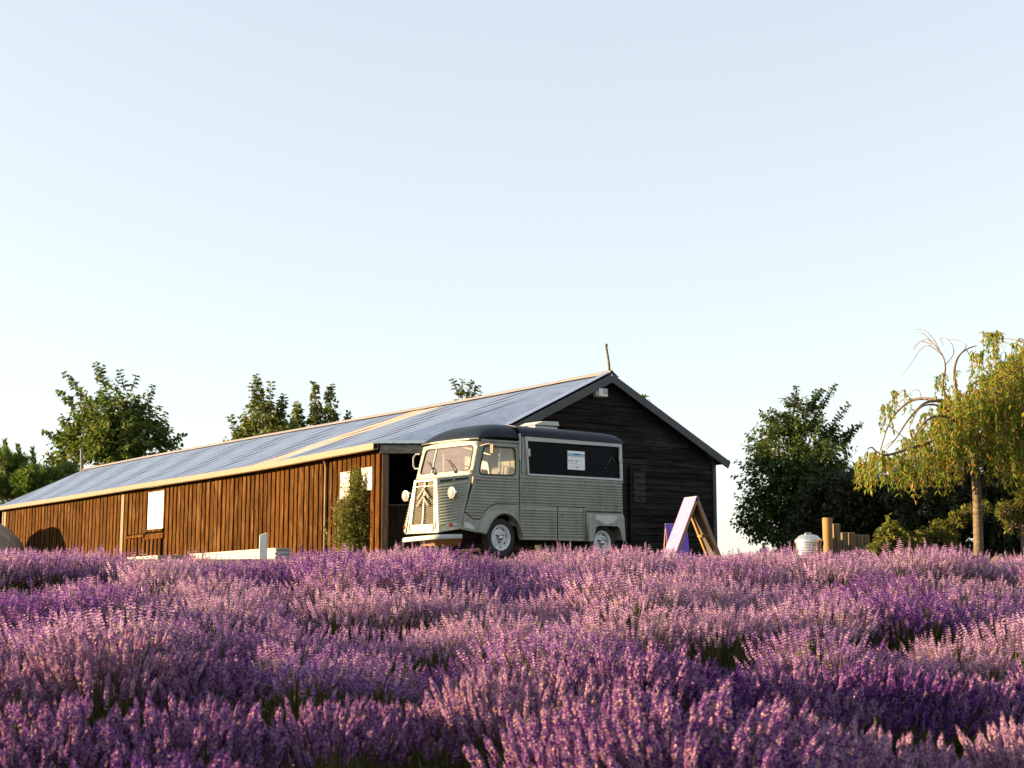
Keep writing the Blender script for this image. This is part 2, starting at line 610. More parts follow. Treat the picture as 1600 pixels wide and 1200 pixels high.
barn = empty('barn', (0, 0, 0), 'long dark stained timber barn with a corrugated metal gable roof behind the van', 'barn')

# roof sheets
roof_mb = MB()
inn0 = (Vector((ed.y, -ed.x, 0)) if Vector((ed.y, -ed.x, 0)).dot(GD) > 0 else -Vector((ed.y, -ed.x, 0)))
deck = []
for i in range(40):
    t = FAR_T * i / 39
    deck.append([ridge(t) - UP * 0.16, lower_edge(t) - UP * 0.07 + inn0 * 0.12])
roof_mb.grid(deck)
roof = roof_mb.build('roof', M['dark'], barn)
solidify(roof, 0.03, 0)
SHW = 0.76
ts = []
t = 0.0
while t < FAR_T - 0.2:
    ts.append((t, min(FAR_T, t + SHW)))
    t += SHW


def t_of_eave_px(px):
    best = min((abs((800 + FPX * lower_edge(q).x / (lower_edge(q).y * CT + (lower_edge(q).z - EYE) * ST)) - px), q) for q in np.linspace(0, FAR_T, 400))
    return best[1]


tp0, tp1 = t_of_eave_px(424), t_of_eave_px(388)
for i, (a, b) in enumerate(ts):
    pink = tp0 - 0.3 < (a + b) / 2 < tp1 + 0.3
    sm = MB()
    rows = []
    nx = 9 * 6
    ns = 5
    jit = R.uniform(-0.004, 0.004)
    for k in range(nx + 1):
        f = k / nx
        t = a + (b - a) * f
        A, B = ridge(t), lower_edge(t)
        B = B + (B - A).normalized() * (0.06 + jit * 3)
        nrm = (B - A).cross(LD).normalized()
        if nrm.z < 0:
            nrm = -nrm
        h = 0.0038 * math.cos(f * 9 * 2 * math.pi) + 0.003 * (1 - f) + 0.012
        rows.append([A.lerp(B, j / ns) + nrm * (h + (0.006 * math.sin(j * 2.1 + i * 1.7) if 0 < j < ns else 0)) for j in range(ns + 1)])
    sm.grid(rows)
    o = sm.build('roof_sheet', M['pink_sheet'] if pink else M['zinc'], roof, smooth=180)
    if pink:
        o['label'] = 'faded pinkish roof sheet'

# the far slope (right side) and its eave
SER = (at(1132, 722, 31.2 * SB) - R0).dot(GD)
ZER = onplane(1132, 722, R0, LD).z
mb = MB()
mb.grid([[ridge(t), R0 + GD * SER + LD * t + UP * (ZER - R0.z)] for t in np.linspace(-0.12, FAR_T, 12)])
o = solidify(mb.build('right_roof_slope', M['zinc'], barn), 0.04)

# ridge cap: rolled strip over the ridge
mb = MB()
rows = []
for t in np.linspace(-0.15, FAR_T, 36):
    A = ridge(max(0, t)) + (rdir * min(0, t))
    B = lower_edge(max(0, t))
    dl = (B - A).normalized()
    dr = (GD * SER + UP * (ZER - R0.z)).normalized()
    pts = [A + dl * 0.17 + UP * 0.045, A + dl * 0.08 + UP * 0.05, A + dl * 0.04 + UP * 0.065, A + UP * 0.08, A + dr * 0.05 + UP * 0.065, A + dr * 0.10 + UP * 0.055, A + dr * 0.22 + UP * 0.04]
    rows.append(pts)
mb.grid(rows)
mb.build('ridge_cap', M['ridge'], barn, smooth=180)

# flashing along the near edge of the left slope, and the lip over the chamfered opening
def nrm_near():
    n = (E0 - R0).cross(LD).normalized()
    return n if n.z > 0 else -n


nn = nrm_near()
mb = MB()
e_end = E0 + (E0 - R0).normalized() * 0.05
c0, c1 = R0 + nn * 0.045, e_end + nn * 0.045
mb.bar(c0 - LD * 0.02, c1 - LD * 0.02, 0.2, 0.02, nn)
mb.build('edge_flashing', M['zinc'], barn)
mb = MB()
mb.bar(E0 + UP * 0.03, P1 + UP * 0.03, 0.03, 0.055)
mb.build('lip_flashing', M['flashing'], barn)

# barge boards on the gable
for name, A, B in (('barge_board', R0, E0), ('barge_board', R0, R0 + GD * SER + UP * (ZER - R0.z))):
    mb = MB()
    d = (B - A).normalized()
    A2 = A - LD * 0.16 - UP * 0.10 - d * 0.0
    B2 = B - LD * 0.16 - UP * 0.10 - d * 0.04
    mb.bar(A2, B2, 0.035, 0.17, LD.cross(d))
    bevel(mb.build(name, M['barge'], barn), 0.006, 1)
mb = MB()
mb.obox(R0 + GD * (SER - 0.05) + UP * (ZER - R0.z - 0.03) - LD * 0.12, GD, LD, UP, 0.04, 0.03, 0.06)
mb.bar(R0 + GD * (SER - 0.03) + UP * (ZER - R0.z - 0.0) - LD * 0.10, R0 + GD * (SER - 0.03) + UP * (ZER - R0.z) + LD * FAR_T, 0.11, 0.09)
mb.build('right_gutter', M['barge'], barn)

# gable wall: backing plus weatherboards
SWR = (onplane(1117, 760, R0, LD) - R0).dot(GD)
SWL = (E0 - R0).dot(GD) + 0.05
KL = (R0.z - E0.z) / -(E0 - R0).dot(GD)
KR = (R0.z - ZER) / SER
mb = MB()
for s_off in (0.10,):
    prof = [(SWL, GZB), (SWR, GZB), (SWR, R0.z - KR * SWR - 0.1), (0, R0.z - 0.1), (SWL, R0.z + KL * SWL - 0.1)]
    mb.poly([R0 + GD * s + LD * s_off + UP * (z - R0.z) for s, z in prof])
gable = solidify(mb.build('gable_wall', M['dark'], barn), 0.05, 0)
patch = [onplane(992, 732, R0, LD), onplane(1011, 782, R0, LD)]
ps0, ps1 = (patch[0] - R0).dot(GD), (patch[1] - R0).dot(GD)
BH = 0.136
z = GZB
row = 0


def weatherboard(sa, sb, z0, z1, material, lab=None):
    m_ = MB()
    lo, hi = 0.02, 0.045
    P = lambda s, l, zz: R0 + GD * s + LD * l + UP * (zz - R0.z)
    kl = R.uniform(-0.004, 0.004)
    m_.hexa([P(sa, 0.03 + kl, z0), P(sb, 0.03 + kl, z0), P(sb, 0.075, z0), P(sa, 0.075, z0), P(sa, 0.058, z1 + 0.02), P(sb, 0.058, z1 + 0.02), P(sb, 0.08, z1 + 0.02), P(sa, 0.08, z1 + 0.02)])
    o_ = m_.build('weatherboard', material, gable)
    if lab:
        o_['label'] = lab


while z < R0.z - 0.25:
    zm = z + BH
    s1 = min(SWR - 0.03, (R0.z - 0.14 - zm) / KR)
    s0 = max(SWL + 0.03, -(R0.z - 0.14 - zm) / KL)
    if s1 - s0 > 0.1:
        cuts = [s0, s1]
        c = R.choice((-0.95, 0.0, 0.9, 1.7)) + R.uniform(-.05, .05)
        if s0 + 0.3 < c < s1 - 0.3:
            cuts.append(c)
        if patch[1].z - 0.02 < z + BH / 2 < patch[0].z + 0.02:
            cuts = [s0, ps0, ps1, s1]
        cuts.sort()
        for a, b in zip(cuts, cuts[1:]):
            pm = abs(a - ps0) < 1e-6 and abs(b - ps1) < 1e-6
            weatherboard(a + 0.002, b - 0.002, z + R.uniform(-.004, .004), zm, M['worn_board'] if pm else M['black_board'], 'worn pale weatherboard piece' if pm else None)
    z += BH
    row += 1
for s in (SWR - 0.01,):
    mb = MB()
    mb.obox(R0 + GD * (s + 0.02) + LD * 0.06 + UP * ((GZB + R0.z - KR * SWR - 0.12) / 2 - R0.z), GD, LD, UP, 0.045, 0.05, (R0.z - KR * SWR - 0.12 - GZB) / 2)
    mb.build('corner_board', M['barge'], barn)
# conduit from the vent box and the frame of a doorway beside the van
mb = MB()
a = onplane(944, 622, R0, LD) + LD * 0.0
mb.tube([a, a - UP * 1.15], 0.011, 6)
mb.build('conduit', M['black_board'], barn)
mb = MB()
for px, wd in ((974, 0.10), (984, 0.05)):
    a = onplane(px, 728, R0, LD)
    mb.obox(Vector((a.x, a.y, (a.z + GZB) / 2)) - LD * 0.0, GD, LD, UP, wd / 2, 0.045, (a.z - GZB) / 2)
mb.build('door_frame', M['black_board'], barn)

# right long wall and far end wall (not seen from the front)
mb = MB()
A = R0 + GD * SWR + LD * 0.1
mb.bar(A + UP * ((GZB + ZER) / 2 - A.z), A + LD * (FAR_T - 0.2) + UP * ((GZB + ZER) / 2 - A.z), 0.06, ZER - GZB)
mb.build('right_wall', M['black_board'], barn)
mb = MB()
fe = [lower_edge(FAR_T - 0.3) - UP * 0.1, R0 + GD * SWR + LD * (FAR_T - 0.3) + UP * (ZER - R0.z), ridge(FAR_T - 0.3) - UP * 0.1]
mb.poly([Vector((fe[0].x, fe[0].y, GZB)), Vector((fe[1].x, fe[1].y, GZB)), fe[1], fe[2], fe[0]])
solidify(mb.build('far_wall', M['backing'], barn), 0.05)

# long left wall
OV = 0.20                                   # eave overhang
inn = -en if en.dot(GD) < 0 else en         # towards the inside of the barn
inn = inn.normalized()


def wallpt(u, z, off=0.0):
    p = P1 + ed * u + inn * (OV - off)
    return Vector((p.x, p.y, z))


def u_of_px(px, z=EYE + 1.6):
    lo_, hi_ = -1.0, 45.0
    for _ in range(50):
        m_ = (lo_ + hi_) / 2
        q = wallpt(m_, z)
        if 800 + FPX * q.x / (q.y * CT + (z - EYE) * ST) > px:
            lo_ = m_
        else:
            hi_ = m_
    return m_


def z_at(px, py, off=0.0):
    q = onplane(px, py, wallpt(0, 0, off), en)
    return (q - P1).dot(ed), q.z


UEND = u_of_px(6)
mb = MB()
mb.grid([[wallpt(u, GZB, -0.05), wallpt(u, eave(u).z - 0.06, -0.05)] for u in np.linspace(0.1, UEND, 20)])
long_wall = solidify(mb.build('long_wall', M['backing'], barn), 0.03, 0)

wu0, wz1 = z_at(258, 766)
wu1, wz0 = z_at(229, 828)
wz1 = z_at(244, 768)[1]
wz0 = z_at(244, 826)[1]
lu1, lz = z_at(203, 839)
lu0 = wu0 - 0.05


def plank(u, wd, z0, z1, th=0.04, m='plank', lab=None, pa=None, off=0.0):
    m_ = MB()
    tl = R.uniform(-0.004, 0.004)
    P = lambda du, o_, zz: wallpt(u + du + (tl if zz > EYE + 1.3 else -tl), zz, o_)
    h = wd / 2
    m_.hexa([P(-h, off - 0.045, z0), P(h, off - 0.045, z0), P(h, off + th, z0), P(-h, off + th, z0), P(-h, off - 0.045, z1), P(h, off - 0.045, z1), P(h, off + th, z1), P(-h, off + th, z1)])
    o_ = m_.build('plank', M[m], pa or long_wall)
    if lab:
        o_['label'] = lab
    return o_


u = 0.12
pale = [u_of_px(190), u_of_px(497), u_of_px(8)]
while u < UEND - 0.05:
    module = (0.205 + 0.0062 * u) * R.uniform(0.92, 1.08)
    wd = module * (0.70 if R.random() > 0.07 else 1.05)
    top = eave(u).z - 0.17 + R.choice((0, 0, 0.012, -0.012))
    uc = u + wd / 2
    is_pale = any(abs(uc - q) < 0.5 * module for q in pale)
    in_win = wu0 - 0.06 < uc < wu1 + 0.10
    in_led = lu0 < uc < lu1
    mm = 'cream_wood' if is_pale and uc > 3 else 'plank'
    if in_win:
        if in_led:
            plank(uc, wd * 0.85, GZB, lz - 0.10, 0.03)
    elif in_led:
        plank(uc, wd, lz + 0.06, top, 0.03, mm)
        plank(uc, wd * 0.85, GZB, lz - 0.02, 0.035, mm)
    else:
        plank(uc, wd, GZB, top, R.uniform(0.045, 0.06), mm, 'pale bleached plank' if mm == 'cream_wood' else None)
    u += wd + module * R.uniform(0.25, 0.32)
# head trim in separate lengths
segs = [0.1, 3.3, 6.2, 10.2, 13.6, wu0 - 0.1]
for a, b in zip(segs, segs[1:]):
    mb = MB()
    mb.bar(wallpt(a, eave(a).z - 0.145, 0.012), wallpt(b - 0.02, eave(b).z - 0.145, 0.012), 0.03, 0.05)
    mb.build('head_trim', M['plank'], long_wall)
segs = [wu1 + 0.15, 18.5, 21.3, 24.5, UEND]
for a, b in zip(segs, segs[1:]):
    if b > a:
        mb = MB()
        mb.bar(wallpt(a, eave(a).z - 0.145, 0.012), wallpt(b - 0.02, eave(b).z - 0.145, 0.012), 0.03, 0.05)
        mb.build('head_trim', M['plank'], long_wall)
# white boarded window with its frame and sill
win = MB()
um, hw = (wu0 + wu1) / 2, abs(wu1 - wu0) / 2
win.obox(wallpt(um, (wz0 + wz1) / 2, -0.02), ed, inn, UP, hw, 0.012, (wz1 - wz0) / 2)
wino = win.build('window', M['white'], barn)
wino['label'] = 'white boarded window in the long wall'
mb = MB()
mb.bar(wallpt(wu0 - 0.10, wz1 + 0.045, 0.0), wallpt(wu1 + 0.10, wz1 + 0.045, 0.0), 0.07, 0.07)
mb.bar(wallpt(wu0 - 0.045, wz0 - 0.02, 0.0), wallpt(wu0 - 0.045, wz1 + 0.01, 0.0), 0.08, 0.07, inn)
mb.bar(wallpt(wu1 + 0.045, wz0 - 0.02, 0.0), wallpt(wu1 + 0.045, wz1 + 0.01, 0.0), 0.10, 0.07, inn)
mb.build('window_frame', M['plank'], wino)
mb = MB()
mb.bar(wallpt(wu0 - 0.08, wz0 - 0.05, 0.02), wallpt(wu1 + 0.06, wz0 - 0.05, 0.02), 0.12, 0.06)
mb.build('window_sill', M['plank'], wino)
mb = MB()
mb.bar(wallpt(lu0, lz - 0.03, 0.02), wallpt(wu1 - 0.02, lz - 0.05, 0.02), 0.06, 0.14)
mb.bar(wallpt(wu1, lz + 0.0, 0.04), wallpt(lu1, lz - 0.02, 0.04), 0.10, 0.07)
mb.build('wall_rail', M['plank'], long_wall)
# downpipe by the climber, far corner board
mb = MB()
ud = u_of_px(514)
mb.tube([wallpt(ud, eave(ud).z - 0.10, 0.17), wallpt(ud, eave(ud).z - 0.18, 0.10), wallpt(ud, eave(ud).z - 0.30, 0.08), wallpt(ud, GZB, 0.08)], 0.035, 8)
mb.build('downpipe', M['cream_wood'], barn, smooth=60)
mb = MB()
mb.obox(wallpt(UEND + 0.1, (GZB + eave(UEND).z) / 2, 0.02), ed, inn, UP, 0.14, 0.05, (eave(UEND).z - 0.25 - GZB) / 2)
mb.build('corner_board', M['gutter'], barn)
# white boards behind the climber
for (xa, xb, ya, yb) in ((536, 551, 737, 779), (569, 586, 730, 766)):
    ua, ub = u_of_px(xb), u_of_px(xa)
    za, zb = z_at((xa + xb) / 2, yb, .06)[1], z_at((xa + xb) / 2, ya, .06)[1]
    mb = MB()
    mb.obox(wallpt((ua + ub) / 2, (za + zb) / 2, 0.065), ed, inn, UP, (ub - ua) / 2, 0.012, (zb - za) / 2)
    mb.build('wall_panel', M['whiteworn'], barn)['label'] = 'chipped white board fixed to the wall'
# gutter
mb = MB()
prof = [(0.0, 0.01), (0.0, -0.13), (0.10, -0.14), (0.115, -0.12), (0.115, 0.0), (0.100, 0.0), (0.100, -0.11), (0.012, -0.11), (0.012, 0.01)]
rows = []
for u in np.linspace(-0.05, u_far + 4, 30):
    p = eave(u)
    rows.append([p - inn * (a - 0.02) + UP * (b - 0.0) for a, b in prof] + [p - inn * (0.0 - 0.02) + UP * 0.01])
mb.grid(rows)
mb.poly(rows[0][:-1])
mb.build('gutter', M['gutter'], barn)
mb = MB()
for u in np.linspace(0.05, 20, 16):
    p = eave(u)
    mb.obox(p + inn * 0.11 - UP * 0.10, ed, inn, UP, 0.012, 0.12, 0.02)
mb.build('gutter_bracket', M['backing'], barn)
mb = MB()
mb.grid([[eave(u) + inn * 0.02 - UP * 0.03, eave(u) + inn * (OV + 0.05) - UP * 0.03 + UP * 0.06] for u in np.linspace(0, u_far, 20)])
solidify(mb.build('soffit', M['backing'], barn), 0.02)

# chamfered corner: post, header beam, half wall, dark interior
C0 = wallpt(0.02, 2, 0.0)
post_c = Vector((C0.x, C0.y, 0))
hb0 = P1 + (E0 - P1).normalized() * 0.07 + UP * -0.10
mb = MB()
mb.bar(hb0 + Vector((0, 0.05, -0.015)), E0 + Vector((0.1, 0.05, -0.115)), 0.10, 0.17)
bevel(mb.build('header_beam', M['grey_timber'], barn), 0.008, 1)
pa = at(602, 780, P1.y + 0.12)
mb = MB()
mb.obox(Vector((pa.x, pa.y, (GZB + P1.z - 0.2) / 2)), (1, 0, 0), (0, 1, 0), UP, 0.064, 0.06, (P1.z - 0.2 - GZB) / 2)
bevel(mb.build('corner_post', M['brown_post'], barn), 0.006, 1)
hz = at(640, 790, P1.y + 1.2).z
mb = MB()
for i in range(14):
    x0 = P1.x + 0.15 + i * 0.16
    mb.box((x0, P1.y + 1.2, GZB), (x0 + 0.155, P1.y + 1.23, hz))
mb.build('half_wall', M['half_wall'], barn)
mb = MB()
mb.box((P1.x + 0.12, P1.y + 1.17, hz), (P1.x + 2.4, P1.y + 1.25, hz + 0.03))
mb.build('half_wall_rail', M['grey_timber'], barn)
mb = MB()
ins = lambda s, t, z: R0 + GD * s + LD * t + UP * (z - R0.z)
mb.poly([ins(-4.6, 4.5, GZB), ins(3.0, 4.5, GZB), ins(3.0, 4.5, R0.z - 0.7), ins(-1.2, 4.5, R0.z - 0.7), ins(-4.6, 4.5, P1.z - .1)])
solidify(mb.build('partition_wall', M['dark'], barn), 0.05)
mb = MB()
mb.poly([ins(-5.2, 0.0, GZB + 0.01), ins(3.0, 0.15, GZB + 0.01), ins(3.0, 4.5, GZB + 0.01), ins(-4.8, 4.5, GZB + 0.01)])
mb.build('barn_floor', M['soil'], barn)

# things fixed on the barn
p = onplane(934, 615, R0, LD) - LD * 0.10
vb = empty('vent_box', p, 'small white box with a grille under the gable peak', 'vent box')
mb = MB()
mb.obox((0, 0, 0), GD, LD, UP, 0.115, 0.10, 0.085)
bevel(mb.build('housing', M['white'], vb), 0.012)
mb = MB()
for i in range(4):
    for j in range(4):
        mb.obox(GD * (0.045 + (j - 1.5) * 0.030) - LD * 0.101 + UP * (0.02 + (i - 1.5) * 0.026), GD, LD, UP, 0.010, 0.004, 0.008)
mb.build('grille', M['greyp'], vb)
mb = MB()
mb.obox(GD * -0.135, GD, LD, UP, 0.03, 0.05, 0.05)
mb.build('bracket', M['frame'], vb)
mb = MB()
a, b = onplane(953.5, 590, R0, LD), onplane(947, 541, R0, LD)
mb.tube([a - UP * 0.1, a.lerp(b, .5) + GD * 0.01, b], [0.034, 0.03, 0.026], 8)
mb.tube([b, b + UP * 0.05], [0.036, 0.036], 8)
tag(mb.build('roof_pole', M['grey_timber'], smooth=50), 'thin leaning dark pole on the near peak of the barn roof', 'pole')
mb = MB()
a = at(129, 738, Rfar.y + .1)
b = at(127.5, 704, Rfar.y + .1)
mb.tube([a - UP * 0.3, b], [0.07, 0.06], 8)
mb.lathe([(0.075, 0), (0.075, 0.06), (0, 0.09)], b, UP, 8)
tag(mb.build('flue_pipe', M['grey_timber'], smooth=50), 'thin upright pipe at the far end of the barn ridge', 'pipe')

# ------------------------------------------------------------------ delivery van
PSI, TILT = math.radians(42.5), 0.012
xl = Vector((math.cos(PSI), math.sin(PSI), TILT)).normalized()
yl = Vector((-math.sin(PSI), math.cos(PSI), 0))
zl = xl.cross(yl)
DV = 24.765
Wc = at(784.5, 840, DV)
van = empty('food_van', (0, 0, 0), 'vintage sage grey corrugated van with a navy roof and a dark serving hatch', 'van')
mw = Matrix.Identity(4)
for i in range(3):
    mw[i][0], mw[i][1], mw[i][2] = xl[i], yl[i], zl[i]
base = Wc - zl * 0.335
mw[0][3], mw[1][3], mw[2][3] = base
van.matrix_world = mw
WID = 1.54


def intervals(polys, z):
    xs_ = []
    for pl in polys:
        for (x0, z0), (x1, z1) in zip(pl, pl[1:] + pl[:1]):
            if (z0 <= z < z1) or (z1 <= z < z0):
                xs_.append(x0 + (x1 - x0) * (z - z0) / (z1 - z0))
    xs_.sort()
    return list(zip(xs_[::2], xs_[1::2]))


def scan_panel(mb_, polys, fn, pitch=0.0, amp=0.0, zr=(0, 0), margin=0.03, steps=6):
    """sheet over polygons (outer + holes) in (x, z); fn(x, z, d) places it, d = rib height"""
    zs = sorted({round(z_, 5) for pl in polys for _, z_ in pl})
    z0, z1 = zs[0], zs[-1]
    dz = (pitch / steps) if pitch else 0.03
    lv = sorted(set(zs) | {round(z0 + i * dz, 5) for i in range(int((z1 - z0) / dz) + 1)})
    lv = [a for i, a in enumerate(lv) if i == 0 or a - lv[i - 1] > 1e-4 or a in zs]

    def disp(z_):
        if pitch == 0 or not (zr[0] <= z_ <= zr[1]):
            return 0.0
        ph = ((z_ - zr[0]) / pitch) % 1.0
        return amp * max(0.0, math.sin(ph * 2 * math.pi)) ** 0.8
    for a, b in zip(lv, lv[1:]):
        if b - a < 1e-6:
            continue
        ia, ib = intervals(polys, a + 1e-7), intervals(polys, b - 1e-7)
        if len(ia) != len(ib):
            continue
        for (p0, p1), (q0, q1) in zip(ia, ib):
            def row(x0, x1, z_):
                mg = min(margin, (x1 - x0) * 0.25)
                d = disp(z_)
                return [(x0, 0), (x0 + mg * 0.6, 0), (x0 + mg, d), (x1 - mg, d), (x1 - mg * 0.6, 0), (x1, 0)]
            ra, rb = row(p0, p1, a), row(q0, q1, b)
            ids_a = [mb_.vert(fn(x, a, d)) for x, d in ra]
            ids_b = [mb_.vert(fn(x, b, d)) for x, d in rb]
            for k in range(5):
                mb_.face(ids_a[k], ids_a[k + 1], ids_b[k + 1], ids_b[k])


def weld(o, d=0.0004):
    m_ = o.modifiers.new("weld", 'WELD')
    m_.merge_threshold = d
    return o


def rpoly(pts, rad, n=4):
    """round the corners of a polygon"""
    out = []
    N_ = len(pts)
    for i in range(N_):
        p0, p1, p2 = Vector(pts[i - 1]), Vector(pts[i]), Vector(pts[(i + 1) % N_])
        r_ = rad[i] if isinstance(rad, (list, tuple)) else rad
        if r_ <= 0:
            out.append(tuple(p1))
            continue
        a, b = (p0 - p1), (p2 - p1)
        r_ = min(r_, a.length * 0.45, b.length * 0.45)
        a, b = p1 + a.normalized() * r_, p1 + b.normalized() * r_
        for k in range(n + 1):
            t_ = k / n
            out.append(tuple(a * (1 - t_) ** 2 + p1 * (2 * t_ * (1 - t_)) + b * t_ * t_))
    return out


near = lambda y0=0.0: (lambda x, z_, d: (x, y0 - d, z_))
far = lambda y0=WID: (lambda x, z_, d: (x, y0 + d, z_))
PIT = 0.0505
arch_in = [(-0.406, 0.385), (-0.362, 0.44), (-0.315, 0.53), (-0.22, 0.64), (-0.10, 0.715), (0.02, 0.742), (0.14, 0.728), (0.25, 0.675), (0.34, 0.595), (0.41, 0.47), (0.455, 0.306)]
arch_out = [(-0.56, 0.43), (-0.51, 0.55), (-0.42, 0.685), (-0.30, 0.775), (-0.13, 0.822), (0.03, 0.835), (0.18, 0.80), (0.31, 0.735), (0.405, 0.63)]
door_poly = [(-0.475, 1.995), (-0.655, 1.25), (-0.835, 0.76), (-0.665, 0.65), (-0.505, 0.65), (-0.40, 0.775), (-0.27, 0.87), (-0.13, 0.922), (0.415, 0.930), (0.415, 1.995)]
door_win = rpoly([(-0.405, 1.905), (-0.525, 1.415), (0.325, 1.425), (0.325, 1.91)], [0.05, 0.09, 0.09, 0.09], 5)
for side, fn, lab in (('near', near(0.0), None), ('far', far(WID), None)):
    mb = MB()
    scan_panel(mb, [door_poly, door_win], fn, PIT, 0.021, (0.70, 1.375), 0.045)
    d = weld(mb.build('cab_door', M['paint'], van, smooth=50))
    solidify(d, 0.02, -1 if side == 'near' else 1)
    # rubber seal and the two panes
    mb = MB()
    y0 = -0.006 if side == 'near' else WID + 0.006
    mb.tube([(x, y0, z_) for x, z_ in door_win] + [(door_win[0][0], y0, door_win[0][1])], 0.012, 6, False)
    mb.build('window_seal', M['black'], d, smooth=180)
    mb = MB()
    yg = 0.012 if side == 'near' else WID - 0.012
    mb.poly([(x, yg, z_) for x, z_ in door_win])
    solidify(mb.build('door_glass', M['glass'], d), 0.004)
    mb = MB()
    mb.box((-0.045, yg - 0.012, 1.42), (-0.015, yg + 0.012, 1.905))
    mb.build('window_bar', M['frame'], d)
    mb = MB()
    yh = -0.035 if side == 'near' else WID + 0.035
    mb.tube([(-0.60, 0 if side == 'near' else WID, 1.335), (-0.595, yh, 1.335), (-0.50, yh, 1.325)], [0.012, 0.011, 0.008], 6)
    mb.build('door_handle', M['chrome'], d, smooth=60)
# front fenders (flat lower cab sides with the wheel arch) and their flared lips
fend = [(-0.940, 0.47), (-0.845, 0.745), (-0.672, 0.636), (-0.498, 0.636), (-0.390, 0.763), (-0.262, 0.857), (-0.127, 0.908), (0.415, 0.916), (0.44, 0.306)] + arch_in[::-1] + [(-0.56, 0.415)]
for fn, off in ((near(0.004), -1), (far(WID - 0.004), 1)):
    mb = MB()
    scan_panel(mb, [fend], fn)
    fo = weld(mb.build('front_fender', M['paint'], van))
    solidify(fo, 0.02, off)
    mb = MB()
    sgn = -1 if off == -1 else 1
    yb = 0.0 if off == -1 else WID
    n_ = 24
    ai = [Vector(arch_in[0]).lerp(Vector(arch_in[-1]), 0) for _ in range(1)]

    def resample(pl, n):
        d_ = [0]
        for a_, b_ in zip(pl, pl[1:]):
            d_.append(d_[-1] + math.dist(a_, b_))
        return [(float(np.interp(d_[-1] * i / n, d_, [p_[0] for p_ in pl])), float(np.interp(d_[-1] * i / n, d_, [p_[1] for p_ in pl]))) for i in range(n + 1)]
    inner, outer = resample(arch_in, n_), resample(arch_out, n_)
    rows = []
    for (xi, zi), (xo, zo) in zip(inner, outer):
        rows.append([(xi, yb + 0.06, zi) if off == -1 else (xi, yb - 0.06, zi), (xi, yb + sgn * 0.045, zi), (xi * 0.8 + xo * 0.2, yb + sgn * 0.062, zi * 0.8 + zo * 0.2), (xi * 0.45 + xo * 0.55, yb + sgn * 0.05, zi * 0.45 + zo * 0.55), (xo, yb + sgn * 0.001, zo)])
    mb.grid(rows)
    mb.build('arch_lip', M['paint'], fo, smooth=60)
mb = MB()
mb.poly([(-0.86, -0.002, 0.50), (-0.62, -0.002, 0.455), (-0.64, -0.002, 0.52), (-0.78, -0.002, 0.585), (-0.87, -0.002, 0.59)])
mb.build('paint_patch', M['patch'], van)

# windscreen frame on its leaning plane
wsb, wst = Vector((-0.66, 0, 1.385)), Vector((-0.475, 0, 2.05))


def ws(y, f, d=0.0):
    """y across, f 0..1 up the screen, d outward"""
    p_ = wsb.lerp(wst, f)
    out = Vector((-(wst.z - wsb.z), 0, wst.x - wsb.x)).normalized()
    bow = 0.035 * (1 - abs((y - WID / 2) / (WID / 2)) ** 3)
    return Vector((p_.x, y, p_.z)) + out * (d + bow)


fo_poly = [(0.0, -0.02), (WID, -0.02), (WID - 0.01, 1.0), (0.01, 1.0)]
fo_hole = rpoly([(0.09, 0.135), (WID - 0.09, 0.135), (WID - 0.12, 0.80), (0.12, 0.80)], 0.09, 5)
mb = MB()
zs_ = np.linspace(-0.02, 1.0, 30)
# scan in (y, f) and cut across so that the bow shows
lv = sorted(set(list(zs_) + [q[1] for q in fo_hole]))
for a, b in zip(lv, lv[1:]):
    if b - a < 1e-6:
        continue
    for (p0, p1), (q0, q1) in zip(intervals([fo_poly, fo_hole], a + 1e-6), intervals([fo_poly, fo_hole], b - 1e-6)):
        k = 14 if p1 - p0 > 0.5 else 3
        mb.grid([[ws(p0 + (p1 - p0) * i / k, a) for i in range(k + 1)], [ws(q0 + (q1 - q0) * i / k, b) for i in range(k + 1)]])
wf = weld(mb.build('windscreen_frame', M['paint'], van, smooth=60))
solidify(wf, 0.03, 0)
mb = MB()
mb.tube([ws(y_, f_, 0.012) for y_, f_ in fo_hole] + [ws(*fo_hole[0], 0.012)], 0.013, 6, False)
mb.build('window_seal', M['black'], wf, smooth=180)
mb = MB()
ks = [(fo_hole[0][0])]
rows = []
for f_ in np.linspace(0.137, 0.798, 10):
    iv = intervals([fo_hole], float(f_))[0]
    rows.append([ws(iv[0] + (iv[1] - iv[0]) * i / 12, float(f_), -0.004) for i in range(13)])
mb.grid(rows)
mb.build('windscreen_glass', M['screen'], wf, smooth=180)
mb = MB()
mb.bar(ws(1.10, 0.14, 0.006), ws(1.10, 0.79, 0.006), 0.014, 0.014)
mb.build('windscreen_bar', M['frame'], wf)
# brow over the screen
mb = MB()
mb.tube([ws(y_, 0.965, 0.016) for y_ in np.linspace(0.0, WID, 14)], 0.022, 8)
mb.build('brow_rail', M['paint'], van, smooth=180)
for ya, yb in ((0.97, 1.28), (0.42, 0.72)):
    mb = MB()
    p0 = ws(ya, 0.10, 0.03)
    mb.tube([p0, ws(ya + (yb - ya) * 0.35, 0.24, 0.045)], [0.011, 0.008], 5)
    mb.tube([ws(ya + (yb - ya) * 0.30, 0.23, 0.035), ws(yb, 0.46, 0.03)], [0.011, 0.009], 5)
    mb.lathe([(0.022, -0.02), (0.022, 0.02), (0.0, 0.028)], p0, (-0.9, 0, 0.3), 8)
    mb.build('wiper', M['black'], van)

